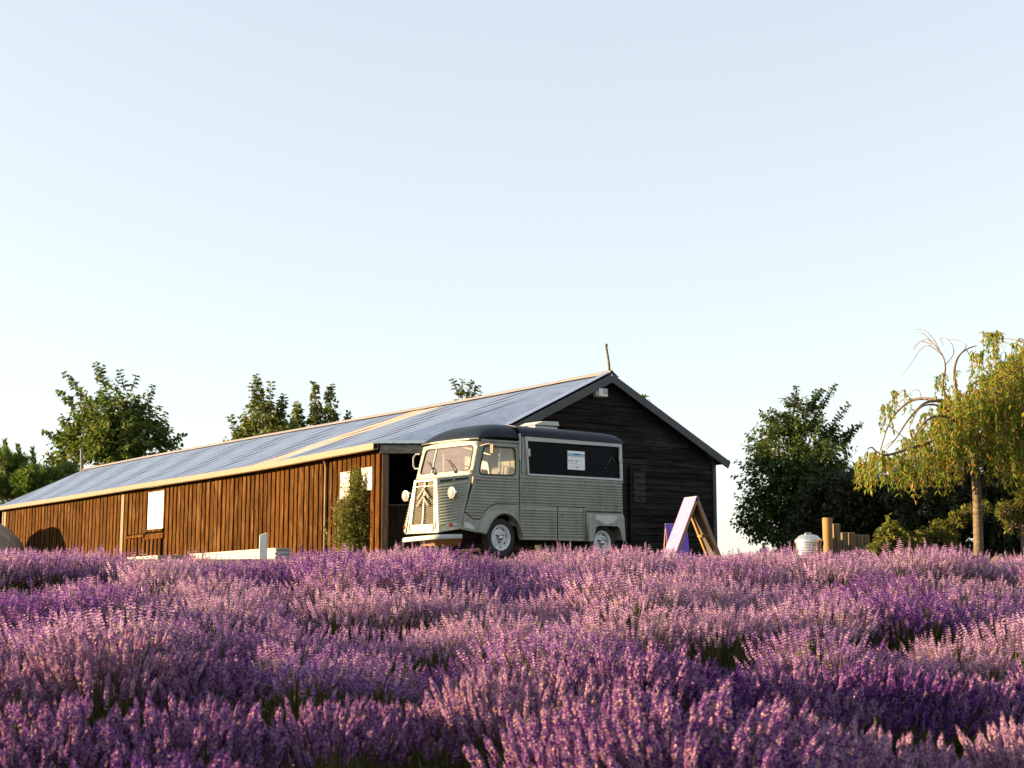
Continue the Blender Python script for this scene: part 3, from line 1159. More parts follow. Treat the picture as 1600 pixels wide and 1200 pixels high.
# front corner pillars between screen and door
for y0, sgn in ((0.0, 1), (WID, -1)):
    mb = MB()
    rows = []
    for f_ in np.linspace(-0.02, 1, 8):
        p_ = ws(y0 + sgn * 0.02, float(f_))
        dx = float(np.interp(p_.z, [1.25, 1.995], [-0.655, -0.475]))
        rows.append([p_, Vector((p_.x + 0.006, y0 + sgn * 0.004, p_.z)), Vector((dx + 0.0, y0 + sgn * 0.002, p_.z))])
    mb.grid(rows)
    solidify(mb.build('corner_pillar', M['paint'], van), 0.02, 0)

# cab roof dome
def roof_z(x, y):
    u_ = min(1, abs((y - WID / 2) / (WID / 2 + 0.012)))
    v_ = max(0.0, min(1.0, (0.43 - x) / 0.965))
    crown_ = 0.03 + 0.297 * (1 - u_ ** 3.6) ** 0.52
    return 2.035 + crown_ * (1 - v_ ** 2.7) ** 0.62


mb = MB()
rows = []
xs_ = [-0.535 + 0.965 * (1 - math.cos(math.pi / 2 * i / 18)) for i in range(19)]
yy = [WID / 2 - (WID / 2 + 0.012) * math.cos(math.pi * i / 28) for i in range(29)]
for x_ in xs_:
    rows.append([(x_, y_, roof_z(x_, y_)) for y_ in yy])
rows.insert(0, [(-0.52, min(WID, max(0, y_)), 1.995) for y_ in yy])
mb.grid(rows)
# skirt along the sides
for y_ in (yy[0], yy[-1]):
    mb.grid([[(x_, y_, 2.036) for x_ in xs_], [(x_, y_, 1.99) for x_ in xs_]])
solidify(mb.build('cab_roof', M['navy'], van, smooth=60), 0.012, 0)
for y_ in (-0.014, WID + 0.014):
    mb = MB()
    mb.bar((-0.49, y_, 2.005), (0.42, y_, 2.012), 0.022, 0.028)
    mb.build('drip_rail', M['paint'], van)

# nose: tapered grille front, corrugated sides, sloping top
A_, B_, C_, D_ = Vector((-1.22, 0.27, 0.415)), Vector((-0.945, 0.0, 0.475)), Vector((-0.662, 0.0, 1.405)), Vector((-1.15, 0.41, 1.335))
NC = 0.695                                  # middle of the nose


def mir(p_):
    # the far flank: front edge mirrored about the nose, rear edge about the cab
    k = max(0.0, min(1.0, p_.y / 0.34))
    return Vector((p_.x, (2 * NC) * k + WID * (1 - k) - p_.y, p_.z))


def nose_side(sgn):
    def place(u_, v_, d):
        lo_, hi_ = A_.lerp(B_, u_), D_.lerp(C_, u_)
        p_ = lo_.lerp(hi_, v_)
        n_ = ((B_ - A_).cross(D_ - A_)).normalized()
        if n_.y > 0:
            n_ = -n_
        p_ = p_ + n_ * d
        return p_ if sgn > 0 else mir(p_)
    m_ = MB()
    scan_panel(m_, [[(0, 0), (1, 0), (1, 1), (0, 1)]], lambda x, z_, d: place(x, z_, d), PIT / 0.93, 0.018, (0.13, 0.86), 0.12)
    return m_, place


for sgn in (1, -1):
    m_, place = nose_side(sgn)
    ns_ = solidify(weld(m_.build('nose_side', M['paint'], van, smooth=50)), 0.015, 0)
    for (u0, u1) in ((0.12, 0.47), (0.53, 0.90)):
        mb = MB()
        c = [place(u0, 0.915, 0.012), place(u1, 0.915, 0.012), place(u1, 0.960, 0.012), place(u0, 0.960, 0.012)]
        c2 = [place(u0, 0.915, -0.01), place(u1, 0.915, -0.01), place(u1, 0.960, -0.01), place(u0, 0.960, -0.01)]
        mb.hexa([c[0], c[1], c2[1], c2[0], c[3], c[2], c2[2], c2[3]])
        mb.build('side_vent', M['black'], ns_)
    mb = MB()
    n_ = ((B_ - A_).cross(D_ - A_)).normalized()
    n_ = -n_ if n_.y > 0 else n_
    if sgn < 0:
        n_ = Vector((n_.x, -n_.y, n_.z))
    mb.lathe([(0.0, 0.045), (0.03, 0.04), (0.038, 0.0)], place(0.53, 0.10, 0), n_, 12)
    mb.build('indicator_lamp', M['amber'], van, smooth=60)
    mb = MB()
    mb.obox(place(0.56, 0.10, 0.006), (B_ - A_).normalized() if sgn > 0 else (mir(B_) - mir(A_)).normalized(), UP, n_, 0.10, 0.032, 0.003)
    mb.build('lamp_base', M['patch'], van)
    # headlamp: chrome bowl on a stalk, lens facing forward
    hc = place(0.50, 0.675, 0.10)
    mb = MB()
    mb.lathe([(0.0, 0.12), (0.05, 0.10), (0.083, 0.05), (0.094, 0.0), (0.096, -0.016), (0.088, -0.018)], hc, (1, 0, 0), 20)
    mb.tube([hc + Vector((0.05, 0, -0.05)), place(0.55, 0.55, 0.0)], 0.014, 6)
    hl = mb.build('headlamp', M['chrome'], van, smooth=60)
    mb = MB()
    mb.lathe([(0.089, -0.012), (0.06, -0.030), (0.0, -0.04)], hc, (1, 0, 0), 20)
    mb.build('headlamp_lens', M['lamp'], hl, smooth=180)

GP = lambda y_, v_, d=0.0: Vector((A_.x + (D_.x - A_.x) * v_ - d, y_, A_.z + (D_.z - A_.z) * v_))
yl_ = lambda v_: A_.y + (D_.y - A_.y) * v_
yr_ = lambda v_: 2 * NC - yl_(v_)


def gq(m_, y0, y1, v0, v1, d0, d1):
    """box on the grille plane, y0..y1 may be functions of v"""
    f = lambda q, v_: q(v_) if callable(q) else q
    m_.hexa([GP(f(y0, v0), v0, d0), GP(f(y1, v0), v0, d0), GP(f(y1, v0), v0, d1), GP(f(y0, v0), v0, d1), GP(f(y0, v1), v1, d0), GP(f(y1, v1), v1, d0), GP(f(y1, v1), v1, d1), GP(f(y0, v1), v1, d1)])


mb = MB()
gq(mb, yl_, yr_, 0, 1, -0.06, -0.03)
mb.build('grille_back', M['grille_dark'], van)
fw = 0.075
mb = MB()
gq(mb, yl_, lambda v_: yl_(v_) + fw * (1.5 - 0.8 * v_), 0, 1, -0.05, 0.0)
gq(mb, lambda v_: yr_(v_) - fw * (1.5 - 0.8 * v_), yr_, 0, 1, -0.05, 0.0)
gq(mb, yl_, yr_, 0.955, 1.0, -0.05, 0.003)
gq(mb, yl_, yr_, 0.86, 0.885, -0.05, 0.003)
gq(mb, yl_, yr_, 0.0, 0.035, -0.05, 0.003)
gq(mb, NC - 0.02, NC + 0.02, 0.035, 0.955, -0.05, 0.005)
gf = mb.build('grille_frame', M['paint'], van)
bevel(gf, 0.008, 1)
for i in range(17):
    v0 = 0.175 + i * 0.0405
    for a, b in ((lambda v_: yl_(v_) + fw * (1.4 - 0.8 * v_), NC - 0.02), (NC + 0.02, lambda v_: yr_(v_) - fw * (1.4 - 0.8 * v_))):
        mb = MB()
        f = lambda q, v_: q(v_) if callable(q) else q
        y0, y1 = f(a, v0), f(b, v0)
        p0, p1 = GP(y0, v0, -0.03), GP(y1, v0, -0.03)
        mb.obox((p0 + p1) / 2 + Vector((-0.010, 0, 0)), (0, 1, 0), Vector((0.94, 0, 0.34)), Vector((-0.34, 0, 0.94)), (y1 - y0) / 2, 0.015, 0.0055)
        mb.build('grille_slat', M['slat'], gf)
for yc in (yl_(0.12) + 0.06, yr_(0.12) - 0.06):
    mb = MB()
    gq(mb, yc - 0.022, yc + 0.022, 0.06, 0.20, 0.0, 0.004)
    mb.build('front_slot', M['grille_dark'], gf)
# double chevron badge on the grille
mb = MB()
yc = NC
for k in (0, 1):
    v0, v1 = 0.50 + k * 0.145, 0.68 + k * 0.145
    for sgn in (-1, 1):
        a, b = GP(yc + sgn * 0.155, v0, 0.02), GP(yc, v1, 0.02)
        mb.bar(a, b + (b - a).normalized() * 0.01, 0.04, 0.014, (-1, 0, 0))
mb.build('chevron_badge', M['badge'], van)['label'] = 'bright double chevron badge'
# number plate
mb = MB()
gq(mb, NC - 0.29, NC + 0.27, 0.045, 0.155, 0.004, 0.014)
pl = mb.build('number_plate', M['plate'], van)
cu = bpy.data.curves.new('plate_text', 'FONT')
cu.body = 'NET 4E'
cu.size = 0.12
cu.align_x = 'CENTER'
cu.align_y = 'CENTER'
cu.extrude = 0.001
to = bpy.data.objects.new('plate_text', cu)
dgx = bpy.context.evaluated_depsgraph_get()
COL.objects.link(to)
dgx.update()
tm = bpy.data.meshes.new_from_object(to.evaluated_get(bpy.context.evaluated_depsgraph_get()))
bpy.data.objects.remove(to)
pc = GP(NC - 0.01, 0.10, 0.0165)
tm.transform(Matrix(((0, 0, -1, pc.x), (-1, 0, 0, pc.y), (0, 1, 0, pc.z), (0, 0, 0, 1))))
tm.materials.clear()
tm.materials.append(M['greyp'])
link('plate_text', tm, pl)
# nose top, underside and tray
mb = MB()
mb.poly([D_, mir(D_), mir(C_), C_])
mb.poly([A_, B_, mir(B_), mir(A_)])
solidify(mb.build('nose_cover', M['paint'], van), 0.012, 0)
mb = MB()
mb.hexa([(-1.08, 0.52, 0.20), (-0.5, 0.52, 0.20), (-0.5, 0.86, 0.20), (-1.08, 0.86, 0.20), (-1.16, 0.46, 0.33), (-0.5, 0.46, 0.33), (-0.5, 0.92, 0.33), (-1.16, 0.92, 0.33)])
mb.build('undertray', M['yellow_wood'], van)
# bumper: bowed bar with wrapped ends
mb = MB()
path = [(-0.86, 0.06, 0.350), (-1.02, 0.13, 0.347), (-1.20, 0.21, 0.341), (-1.285, 0.29, 0.337), (-1.30, 0.55, 0.328), (-1.30, 0.90, 0.316), (-1.285, 1.10, 0.308), (-1.25, 1.17, 0.304)]
rows = []
for i, p_ in enumerate(path):
    p_ = Vector(p_)
    d_ = Vector(path[min(i + 1, len(path) - 1)]) - Vector(path[max(0, i - 1)])
    o_ = Vector((-d_.y, d_.x, 0)).normalized()
    if o_.x > 0.2:
        o_ = -o_
    rows.append([p_ - o_ * 0.03 + UP * 0.036, p_ + UP * 0.036, p_ + o_ * 0.012 + UP * 0.02, p_ + o_ * 0.012 - UP * 0.02, p_ - UP * 0.036, p_ - o_ * 0.03 - UP * 0.036])
mb.grid(rows)
mb.poly(rows[0])
mb.poly(rows[-1])
solidify(mb.build('bumper', M['frame'], van, smooth=40, recalc=True), 0.006, 0)
mb = MB()
for y_ in (0.45, 0.95):
    mb.bar((-1.27, y_, 0.33), (-0.6, y_, 0.36), 0.05, 0.05)
mb.build('bumper_bracket', M['yellow_wood'], van)

# mirrors
mb = MB()
mb.tube([(-0.50, -0.01, 1.905), (-0.49, -0.17, 1.925), (-0.47, -0.24, 1.93)], 0.012, 6)
mo = mb.build('mirror', M['gutter'], van, smooth=60)
mb = MB()
mb.obox((-0.45, -0.26, 1.84), (1, 0.25, 0), (-0.25, 1, 0), (0, 0, 1), 0.010, 0.035, 0.085)
bevel(mb.build('mirror_head', M['gutter'], mo), 0.012, 3)
mb = MB()
mb.tube([(-0.58, WID + 0.01, 1.86), (-0.60, WID + 0.10, 1.86), (-0.63, WID + 0.13, 1.80), (-0.63, WID + 0.13, 1.66), (-0.62, WID + 0.09, 1.60), (-0.60, WID + 0.01, 1.60)], 0.014, 6)
mb.build('mirror', M['frame'], van, smooth=60)

# cab interior: bulkhead, floor, dash, seats, steering wheel
mb = MB()
mb.box((0.40, 0.03, 0.55), (0.42, WID - 0.03, 2.03))
mb.build('bulkhead', M['cream'], van)
mb = MB()
mb.box((-0.85, 0.03, 0.72), (0.42, WID - 0.03, 0.75))
mb.poly([(-0.66, 0.03, 0.7), (-0.66, WID - 0.03, 0.7), (-0.66, WID - 0.03, 1.40), (-0.66, 0.03, 1.40)])
mb.build('cab_floor', M['dark'], van)
for y0 in (0.15, 0.85):
    mb = MB()
    mb.box((-0.15, y0, 0.95), (0.33, y0 + 0.5, 1.08))
    mb.hexa([(0.22, y0, 1.08), (0.33, y0, 1.08), (0.33, y0 + 0.5, 1.08), (0.22, y0 + 0.5, 1.08), (0.31, y0 + 0.03, 1.60), (0.38, y0 + 0.03, 1.60), (0.38, y0 + 0.47, 1.60), (0.31, y0 + 0.47, 1.60)])
    bevel(mb.build('seat', M['cream'] if y0 < .5 else M['seat'], van), 0.03, 2)
mb = MB()
c = Vector((-0.38, 0.40, 1.42))
ax = Vector((0.75, 0, 0.66)).normalized()
a_, b_ = Vector((0, 1, 0)), ax.cross(Vector((0, 1, 0)))
mb.tube([c + (a_ * math.cos(k * math.pi / 12) + b_ * math.sin(k * math.pi / 12)) * 0.21 for k in range(25)], 0.012, 6, False)
mb.tube([c, c - ax * 0.4], 0.02, 6)
mb.bar(c - a_ * 0.2, c + a_ * 0.2, 0.03, 0.012)
mb.build('steering_wheel', M['black'], van, smooth=60)

# rear box: corrugated panels, hatch, fender box
def side_panels(fn, off, yb, sg):
    out = []
    for poly_, zr_, mg in (
        ([(0.44, 0.925), (3.07, 0.925), (3.065, 1.385), (0.44, 1.385)], (0.955, 1.36), 0.03),
        ([(0.445, 0.305), (1.335, 0.300), (1.345, 0.900), (0.44, 0.915)], (0.36, 0.87), 0.035),
        ([(1.365, 0.300), (2.02, 0.292), (2.03, 0.895), (1.368, 0.900)], (0.36, 0.87), 0.035),
        ([(2.045, 0.835), (3.065, 0.835), (3.07, 0.915), (2.045, 0.905)], (0.845, 0.905), 0.03),
    ):
        m_ = MB()
        scan_panel(m_, [poly_], fn, PIT, 0.022, zr_, mg)
        o_ = weld(m_.build('body_panel', M['paint'], van, smooth=50))
        solidify(o_, 0.016, off)
    # flat panel round the hatch
    hole = [(0.60, 1.455), (3.005, 1.465), (3.0, 2.085), (0.60, 2.065)]
    m_ = MB()
    scan_panel(m_, [[(0.44, 1.40), (3.065, 1.40), (3.05, 2.15), (0.44, 2.15)], hole], fn)
    o_ = weld(m_.build('upper_panel', M['paint'], van))
    solidify(o_, 0.016, off)
    # rear fender box: pressed panel that stands proud, cut for the wheel
    y_ = lambda d: yb + sg * d
    outer_ = [(2.085, 0.285), (2.085, 0.825), (3.045, 0.825), (3.075, 0.29), (3.00, 0.29), (2.925, 0.525), (2.86, 0.575), (2.36, 0.575), (2.29, 0.54), (2.215, 0.285)]
    m_ = MB()
    scan_panel(m_, [outer_], lambda x, z_, d: (x, y_(0.055 if z_ < 0.74 else 0.055 - (z_ - 0.74) / 0.085 * 0.05), z_))
    m_.poly([(2.085, y_(0.055), 0.285), (2.085, y_(0.055), 0.74), (2.085, y_(0.003), 0.825), (2.06, y_(0.0), 0.825), (2.06, y_(0.0), 0.285)])
    o_ = weld(m_.build('rear_fender', M['paint'], van, smooth=40))
    solidify(o_, 0.016, off)


side_panels(near(0.0), -1, 0.0, -1)
side_panels(far(WID), 1, WID, 1)
mb = MB()
mb.poly([(2.40, -0.058, 0.66), (2.55, -0.058, 0.60), (2.74, -0.058, 0.64), (2.86, -0.058, 0.72), (2.84, -0.058, 0.77), (2.30, -0.058, 0.77), (2.24, -0.058, 0.70)])
mb.build('paint_patch', M['patch'], van)['label'] = 'pale scuffed paint on the rear fender'
# belt rail, waist rail, sills
mb = MB()
mb.box((0.43, -0.02, 1.383), (3.07, 0.01, 1.412))
mb.box((0.43, -0.008, 0.912), (3.07, 0.012, 0.928))
mb.box((0.43, -0.010, 0.30), (0.448, 0.012, 2.16))
mb.box((2.026, -0.008, 0.29), (2.05, 0.012, 0.90))
mb.build('body_rail', M['paint'], van)
# core of the box: dark inner shell, back wall and floor
mb = MB()
mb.box((0.45, 0.10, 0.62), (3.03, WID - 0.10, 2.14))
mb.box((0.45, 0.30, 0.34), (2.15, WID - 0.30, 0.62))
mb.box((-0.55, 0.30, 0.32), (0.46, WID - 0.30, 0.70))
mb.build('body_core', M['dark'], van)
mb = MB()
mb.box((3.03, 0.0, 0.32), (3.07, WID, 2.14))
mb.build('rear_wall', M['paint'], van)
# hatch panel with pale frame, hinges, latch marks and the notice
mb = MB()
mb.box((0.60, 0.012, 1.452), (3.01, 0.03, 2.09))
hp = mb.build('hatch_panel', M['blackboard'], van)
mb = MB()
fr_o = [(0.545, 2.132), (3.045, 2.138), (3.06, 1.432), (0.612, 1.440)]
fr_i = [(0.612, 2.050), (2.985, 2.066), (3.005, 1.472), (0.645, 1.468)]
for i in range(4):
    j = (i + 1) % 4
    mb.hexa([(fr_o[i][0], 0.0, fr_o[i][1]), (fr_o[j][0], 0.0, fr_o[j][1]), (fr_i[j][0], 0.0, fr_i[j][1]), (fr_i[i][0], 0.0, fr_i[i][1]), (fr_o[i][0], -0.028, fr_o[i][1]), (fr_o[j][0], -0.028, fr_o[j][1]), (fr_i[j][0], -0.022, fr_i[j][1]), (fr_i[i][0], -0.022, fr_i[i][1])])
mb.build('hatch_frame', M['frame'], hp)
for x_, z_ in ((0.63, 1.84), (2.985, 1.86)):
    mb = MB()
    mb.box((x_ - 0.03, -0.045, z_ - 0.07), (x_ + 0.03, -0.023, z_ + 0.07))
    bevel(mb.build('hinge', M['frame'], hp), 0.006, 1)
mb = MB()
for (xa, za, xb, zb) in ((2.66, 1.72, 2.80, 1.86), (2.83, 1.86, 2.88, 1.78), (2.60, 1.64, 2.64, 1.67)):
    mb.bar((xa, 0.0105, za), (xb, 0.0105, zb), 0.012, 0.018, (0, 1, 0))
mb.build('scratch_mark', M['barge'], hp)
mb = MB()
mb.box((1.63, 0.0, 1.588), (2.07, 0.0105, 1.931))
no = mb.build('notice', M['paper'], hp)
no['label'] = 'white paper notice with a blue heading band'
mb = MB()
mb.box((1.632, -0.002, 1.83), (2.068, 0.001, 1.885))
mb.build('notice_band', M['bluep'], no)
mb = MB()
mb.poly([(1.74, -0.004, 1.875), (1.80, -0.004, 1.862), (1.90, -0.004, 1.862), (1.97, -0.004, 1.876), (1.97, -0.004, 1.882), (1.74, -0.004, 1.882)])
for x_, z_ in ((1.655, 1.747), (1.72, 1.747), (1.85, 1.742), (1.86, 1.628)):
    mb.box((x_ - 0.012, -0.003, z_ - 0.012), (x_ + 0.012, 0.0005, z_ + 0.012))
mb.build('notice_print', M['navyp'], no)
mb = MB()
for i in range(2, 7, 2):
    mb.box((1.68, -0.0025, 1.812 - 0.027 * i - 0.004), (1.68 + R.uniform(0.12, 0.30), 0.0005, 1.812 - 0.027 * i))
mb.build('notice_text', M['greyp'], no)
# box roof, rounded towards the sides
def broof(y):
    u_ = min(1, abs((y - WID / 2) / (WID / 2 + 0.03)))
    return 2.145 + 0.215 * (1 - u_ ** 4.0) ** 0.5


mb = MB()
rows = []
yb2 = [WID / 2 - (WID / 2 + 0.03) * math.cos(math.pi * i / 28) for i in range(29)]
for x_, k in ((0.43, 1.0), (0.44, 1.0), (1.2, 1.02), (2.0, 1.02), (2.80, 1.0), (2.98, 0.92), (3.05, 0.70), (3.085, 0.3), (3.09, 0.0)):
    rows.append([(x_, y_, 2.145 + (broof(y_) - 2.145) * k) for y_ in yb2])
mb.grid(rows)
mb.poly([(0.43, y_, broof(y_)) for y_ in yb2])
for y_ in (yb2[0], yb2[-1]):
    mb.grid([[(0.43, y_, 2.146), (3.09, y_, 2.146)], [(0.43, y_, 2.125), (3.09, y_, 2.125)]])
mb.build('box_roof', M['navy'], van, smooth=50)
# roof vent hood
mb = MB()
mb.hexa([(1.34, 0.55, 2.35), (1.92, 0.55, 2.35), (1.92, 1.0, 2.35), (1.34, 1.0, 2.35), (1.34, 0.55, 2.42), (1.92, 0.55, 2.42), (1.92, 1.0, 2.42), (1.34, 1.0, 2.42)])
mb.hexa([(1.30, 0.53, 2.425), (1.95, 0.53, 2.44), (1.95, 1.02, 2.44), (1.30, 1.02, 2.425), (1.52, 0.53, 2.51), (1.93, 0.53, 2.525), (1.93, 1.02, 2.525), (1.52, 1.02, 2.51)])
bevel(mb.build('roof_vent', M['frame'], van), 0.012, 2)
# awning bracket strip at the front of the box
mb = MB()
mb.box((0.41, -0.03, 1.70), (0.437, 0.0, 2.17))
mb.build('awning_strip', M['frame'], van)
mb = MB()
mb.box((0.475, -0.022, 1.47), (0.525, 0.0, 2.10))
bevel(mb.build('support_post', M['paint'], van), 0.01, 2)

# wheels
def wheel(x_, z_, y_, sg, parent):
    ax = Vector((0, sg, 0))                  # outward
    c = Vector((x_, y_, z_))
    m_ = MB()
    m_.lathe([(0.225, -0.15), (0.29, -0.16), (0.322, -0.145), (0.335, -0.11), (0.335, -0.03), (0.322, 0.005), (0.29, 0.02), (0.245, 0.012), (0.222, 0.0)], c, ax, 36)
    wo_ = m_.build('wheel', M['tyre'], parent, smooth=40)
    m_ = MB()
    m_.lathe([(0.224, -0.005), (0.222, 0.008), (0.212, 0.008), (0.200, -0.006), (0.188, -0.010), (0.178, -0.05), (0.15, -0.055), (0.128, -0.035), (0.105, -0.030), (0.088, -0.045), (0.062, -0.045), (0.0, -0.04)], c, ax, 36)
    m_.build('rim', M['rim'], wo_, smooth=40)
    m_ = MB()
    m_.lathe([(0.052, -0.04), (0.052, 0.0), (0.042, 0.018), (0.030, 0.024), (0.0, 0.03)], c, ax, 16)
    m_.build('hub_cap', M['chrome'], wo_, smooth=40)
    m_ = MB()
    for k in range(3):
        a = k * 2.094 + 0.5
        p_ = c + Vector((math.cos(a) * 0.078, sg * -0.03, math.sin(a) * 0.078))
        m_.lathe([(0.015, -0.02), (0.015, 0.014), (0, 0.016)], p_, ax, 6)
    for k in range(8):
        a = k * math.pi / 4 + 0.2
        p_ = c + Vector((math.cos(a) * 0.166, sg * -0.052, math.sin(a) * 0.166))
        t_ = Vector((-math.sin(a), 0, math.cos(a)))
        m_.obox(p_, t_, ax, Vector((math.cos(a), 0, math.sin(a))), 0.026, 0.003, 0.009)
    m_.build('wheel_bolt', M['black'], wo_)


for (x_, z_) in ((0.0, 0.335), (2.53, 0.268)):
    wheel(x_, z_, 0.035, -1, van)
    wheel(x_, z_, WID - 0.035, 1, van)
mb = MB()
mb.box((0.0, 0.2, 0.30), (0.05, WID - 0.2, 0.36))
mb.box((2.5, 0.2, 0.25), (2.56, WID - 0.2, 0.31))
mb.box((-0.5, 0.45, 0.24), (2.9, 0.55, 0.34))
mb.box((-0.5, 1.0, 0.24), (2.9, 1.1, 0.34))
mb.build('chassis', M['dark'], van)
# inner wheel wells
mb = MB()
mb.box((-0.50, 0.26, 0.34), (0.46, 0.28, 0.95))
mb.build('wheel_well', M['dark'], van)
mb = MB()
mb.box((2.1, 0.26, 0.30), (3.02, 0.28, 0.80))
mb.build('wheel_well', M['dark'], van)

# timber under the van
def world(x, y, z):
    return mw @ Vector((x, y, z))


mb = MB()
g0 = world(-0.6, 0.25, 0)
mb.bar(at(694, 865, 24.2), at(746, 858.5, 24.5), 0.14, 0.05)
mb.bar(at(716, 869, 24.3), at(735, 861, 24.4), 0.10, 0.05)
for px in (700, 738):
    q = at(px, 866, 24.35)
    mb.box((q.x - .06, q.y - .06, ground_z(q.x, q.y) - 0.05), (q.x + .06, q.y + .06, q.z - 0.0))
tag(mb.build('timber_ramp', M['yellow_wood']), 'raw timber planks lying in front of the van wheel', 'ramp')

# ------------------------------------------------------------------ signs
def board(pts, th, n):
    m_ = MB()
    n = Vector(n).normalized() * th
    m_.hexa([p_ for p_ in pts] + [p_ + n for p_ in pts])
    return m_


def a_frame(name, top_c, axis, wd, leg, spread, label, m_face, m_print, m_back):
    o = empty(name, (0, 0, 0), label, 'sign', 'A-frame signs by the barn')
    axis = Vector(axis).normalized()
    side = axis.cross(UP).normalized()      # to one flank
    for sgn in (1, -1):
        foot = top_c + side * (sgn * spread) - UP * leg
        d_ = (foot - top_c).normalized()
        n_ = axis.cross(d_) * 1.0
        if n_.dot(side * sgn) < 0:
            n_ = -n_
        a, b = top_c - axis * wd / 2, top_c + axis * wd / 2
        L_ = (foot - top_c).length
        m_ = MB()
        q = [a + n_ * 0.012, b + n_ * 0.012, b + n_ * 0.012 + d_ * L_, a + n_ * 0.012 + d_ * L_]
        m_.hexa([p_ - n_ * 0.012 for p_ in q] + [p_ for p_ in q])
        bo = m_.build('panel', m_face, o)
        # timber frame on the inner face
        m_ = MB()
        for e in (a, b):
            ee = e + (axis * 0.03 if e is a else -axis * 0.03)
            m_.bar(ee - n_ * 0.018 + d_ * 0.06, ee - n_ * 0.018 + d_ * L_, 0.05, 0.034, n_)
        m_.bar(a - n_ * 0.016 + d_ * L_ * 0.55, b - n_ * 0.016 + d_ * L_ * 0.55, 0.03, 0.05, n_)
        m_.build('frame', M['yellow_wood'], bo)
        # faint print on the outer face
        m_ = MB()
        rr = random.Random(5 + sgn)
        for k in range(6):
            f0 = 0.12 + 0.13 * k
            w0 = rr.uniform(0.15, 0.33)
            c_ = top_c + d_ * (L_ * f0) + n_ * 0.0135
            m_.obox(c_, axis, d_, n_, wd * w0, 0.016 + 0.014 * (k % 2), 0.0012)
        m_.build('print', m_print, bo)
        # inner back sheet
        m_ = MB()
        m_.obox(top_c + d_ * (L_ / 2) - n_ * 0.003, axis, d_, n_, wd / 2 - 0.01, L_ / 2 - 0.01, 0.001)
        m_.build('back_sheet', m_back, bo)
    m_ = MB()
    m_.tube([top_c - axis * wd / 2, top_c + axis * wd / 2], 0.014, 6)
    m_.build('hinge', M['greyp'], o)
    return o


tc_ = at(1079.5, 777.5, 21.6)
a_frame('a_frame_sign', tc_, (-0.33, 0.94, 0), 0.42, 1.02, 0.435, 'tall folding sign, its sun glare painted in as lilac, standing sideways at the lavender edge', M['lilac'], M['lilacp'], M['board_back'])
t2 = at(1056, 819, 23.6)
a_frame('a_frame_sign', t2, (0.99, 0.12, 0), 0.36, 0.60, 0.22, 'low purple folding sign behind the tall lilac sign', M['purple'], M['purplep'], M['board_back'])

# ------------------------------------------------------------------ white planters, post, rocks, bin, sleepers
def corr_box(name, a, b, depth, z0, z1, label, pitch=0.076):
    o = empty(name, (0, 0, 0), label, 'planter', 'white corrugated planters by the barn')
    d_ = (b - a)
    d_.z = 0
    L_ = d_.length
    d_.normalize()
    n_ = Vector((d_.y, -d_.x, 0))
    if n_.y > 0:
        n_ = -n_
    for k, (p0, dd, nn_, ll) in enumerate(((a, d_, n_, L_), (a - n_ * depth, d_, -n_, L_), (a, -n_, -d_, depth), (b, -n_, d_, depth))):
        rows_ = []
        nz_ = int((z1 - z0) / pitch * 6)
        for i in range(nz_ + 1):
            zz = z0 + (z1 - z0) * i / nz_
            off = 0.020 * math.sin((zz - z0) / pitch * 2 * math.pi)
            rows_.append([Vector((p0.x, p0.y, zz)) + nn_ * off, Vector((p0.x, p0.y, zz)) + dd * ll + nn_ * off])
        m_ = MB()
        m_.grid(rows_)
        m_.build('corrugated_side', M['planter'], o, smooth=180)
    m_ = MB()
    for p0, p1 in ((a, b), (a - n_ * depth, b - n_ * depth), (a, a - n_ * depth), (b, b - n_ * depth)):
        m_.bar(Vector((p0.x, p0.y, z1 + 0.012)), Vector((p1.x, p1.y, z1 + 0.012)), 0.05, 0.025)
    m_.build('rim_trim', M['planter'], o)
    m_ = MB()
    m_.poly([Vector((p_.x, p_.y, z1 - 0.08)) for p_ in (a, b, b - n_ * depth, a - n_ * depth)])
    m_.build('soil', M['soil'], o)


pA, pB = at(431, 857.5, 27.2), at(298, 868, 32.6)
zt = (pA.z + pB.z) / 2
corr_box('planter', pA, pB, 0.3, EYE + 0.36, zt, 'long white corrugated planter with the white post at its near end')
pA, pB = at(247, 868.5, 33.5), at(200, 873, 36)
corr_box('planter', pA, pB, 0.9, EYE + 0.33, (pA.z + pB.z) / 2, 'short white corrugated planter under the white window')
q = at(411, 870, 26.2)
mb = MB()
zt = at(411, 833, 26.2).z
mb.hexa([(q.x - .068, q.y - .04, EYE + 0.2), (q.x + .068, q.y - .04, EYE + 0.2), (q.x + .068, q.y + .04, EYE + 0.2), (q.x - .068, q.y + .04, EYE + 0.2), (q.x - .068, q.y - .04, zt - 0.035), (q.x + .068, q.y - .04, zt + 0.01), (q.x + .068, q.y + .04, zt + 0.01), (q.x - .068, q.y + .04, zt - 0.035)])
tag(bevel(mb.build('white_post', M['white']), 0.006, 1), 'short white painted post with a slanted top by the planter', 'post')


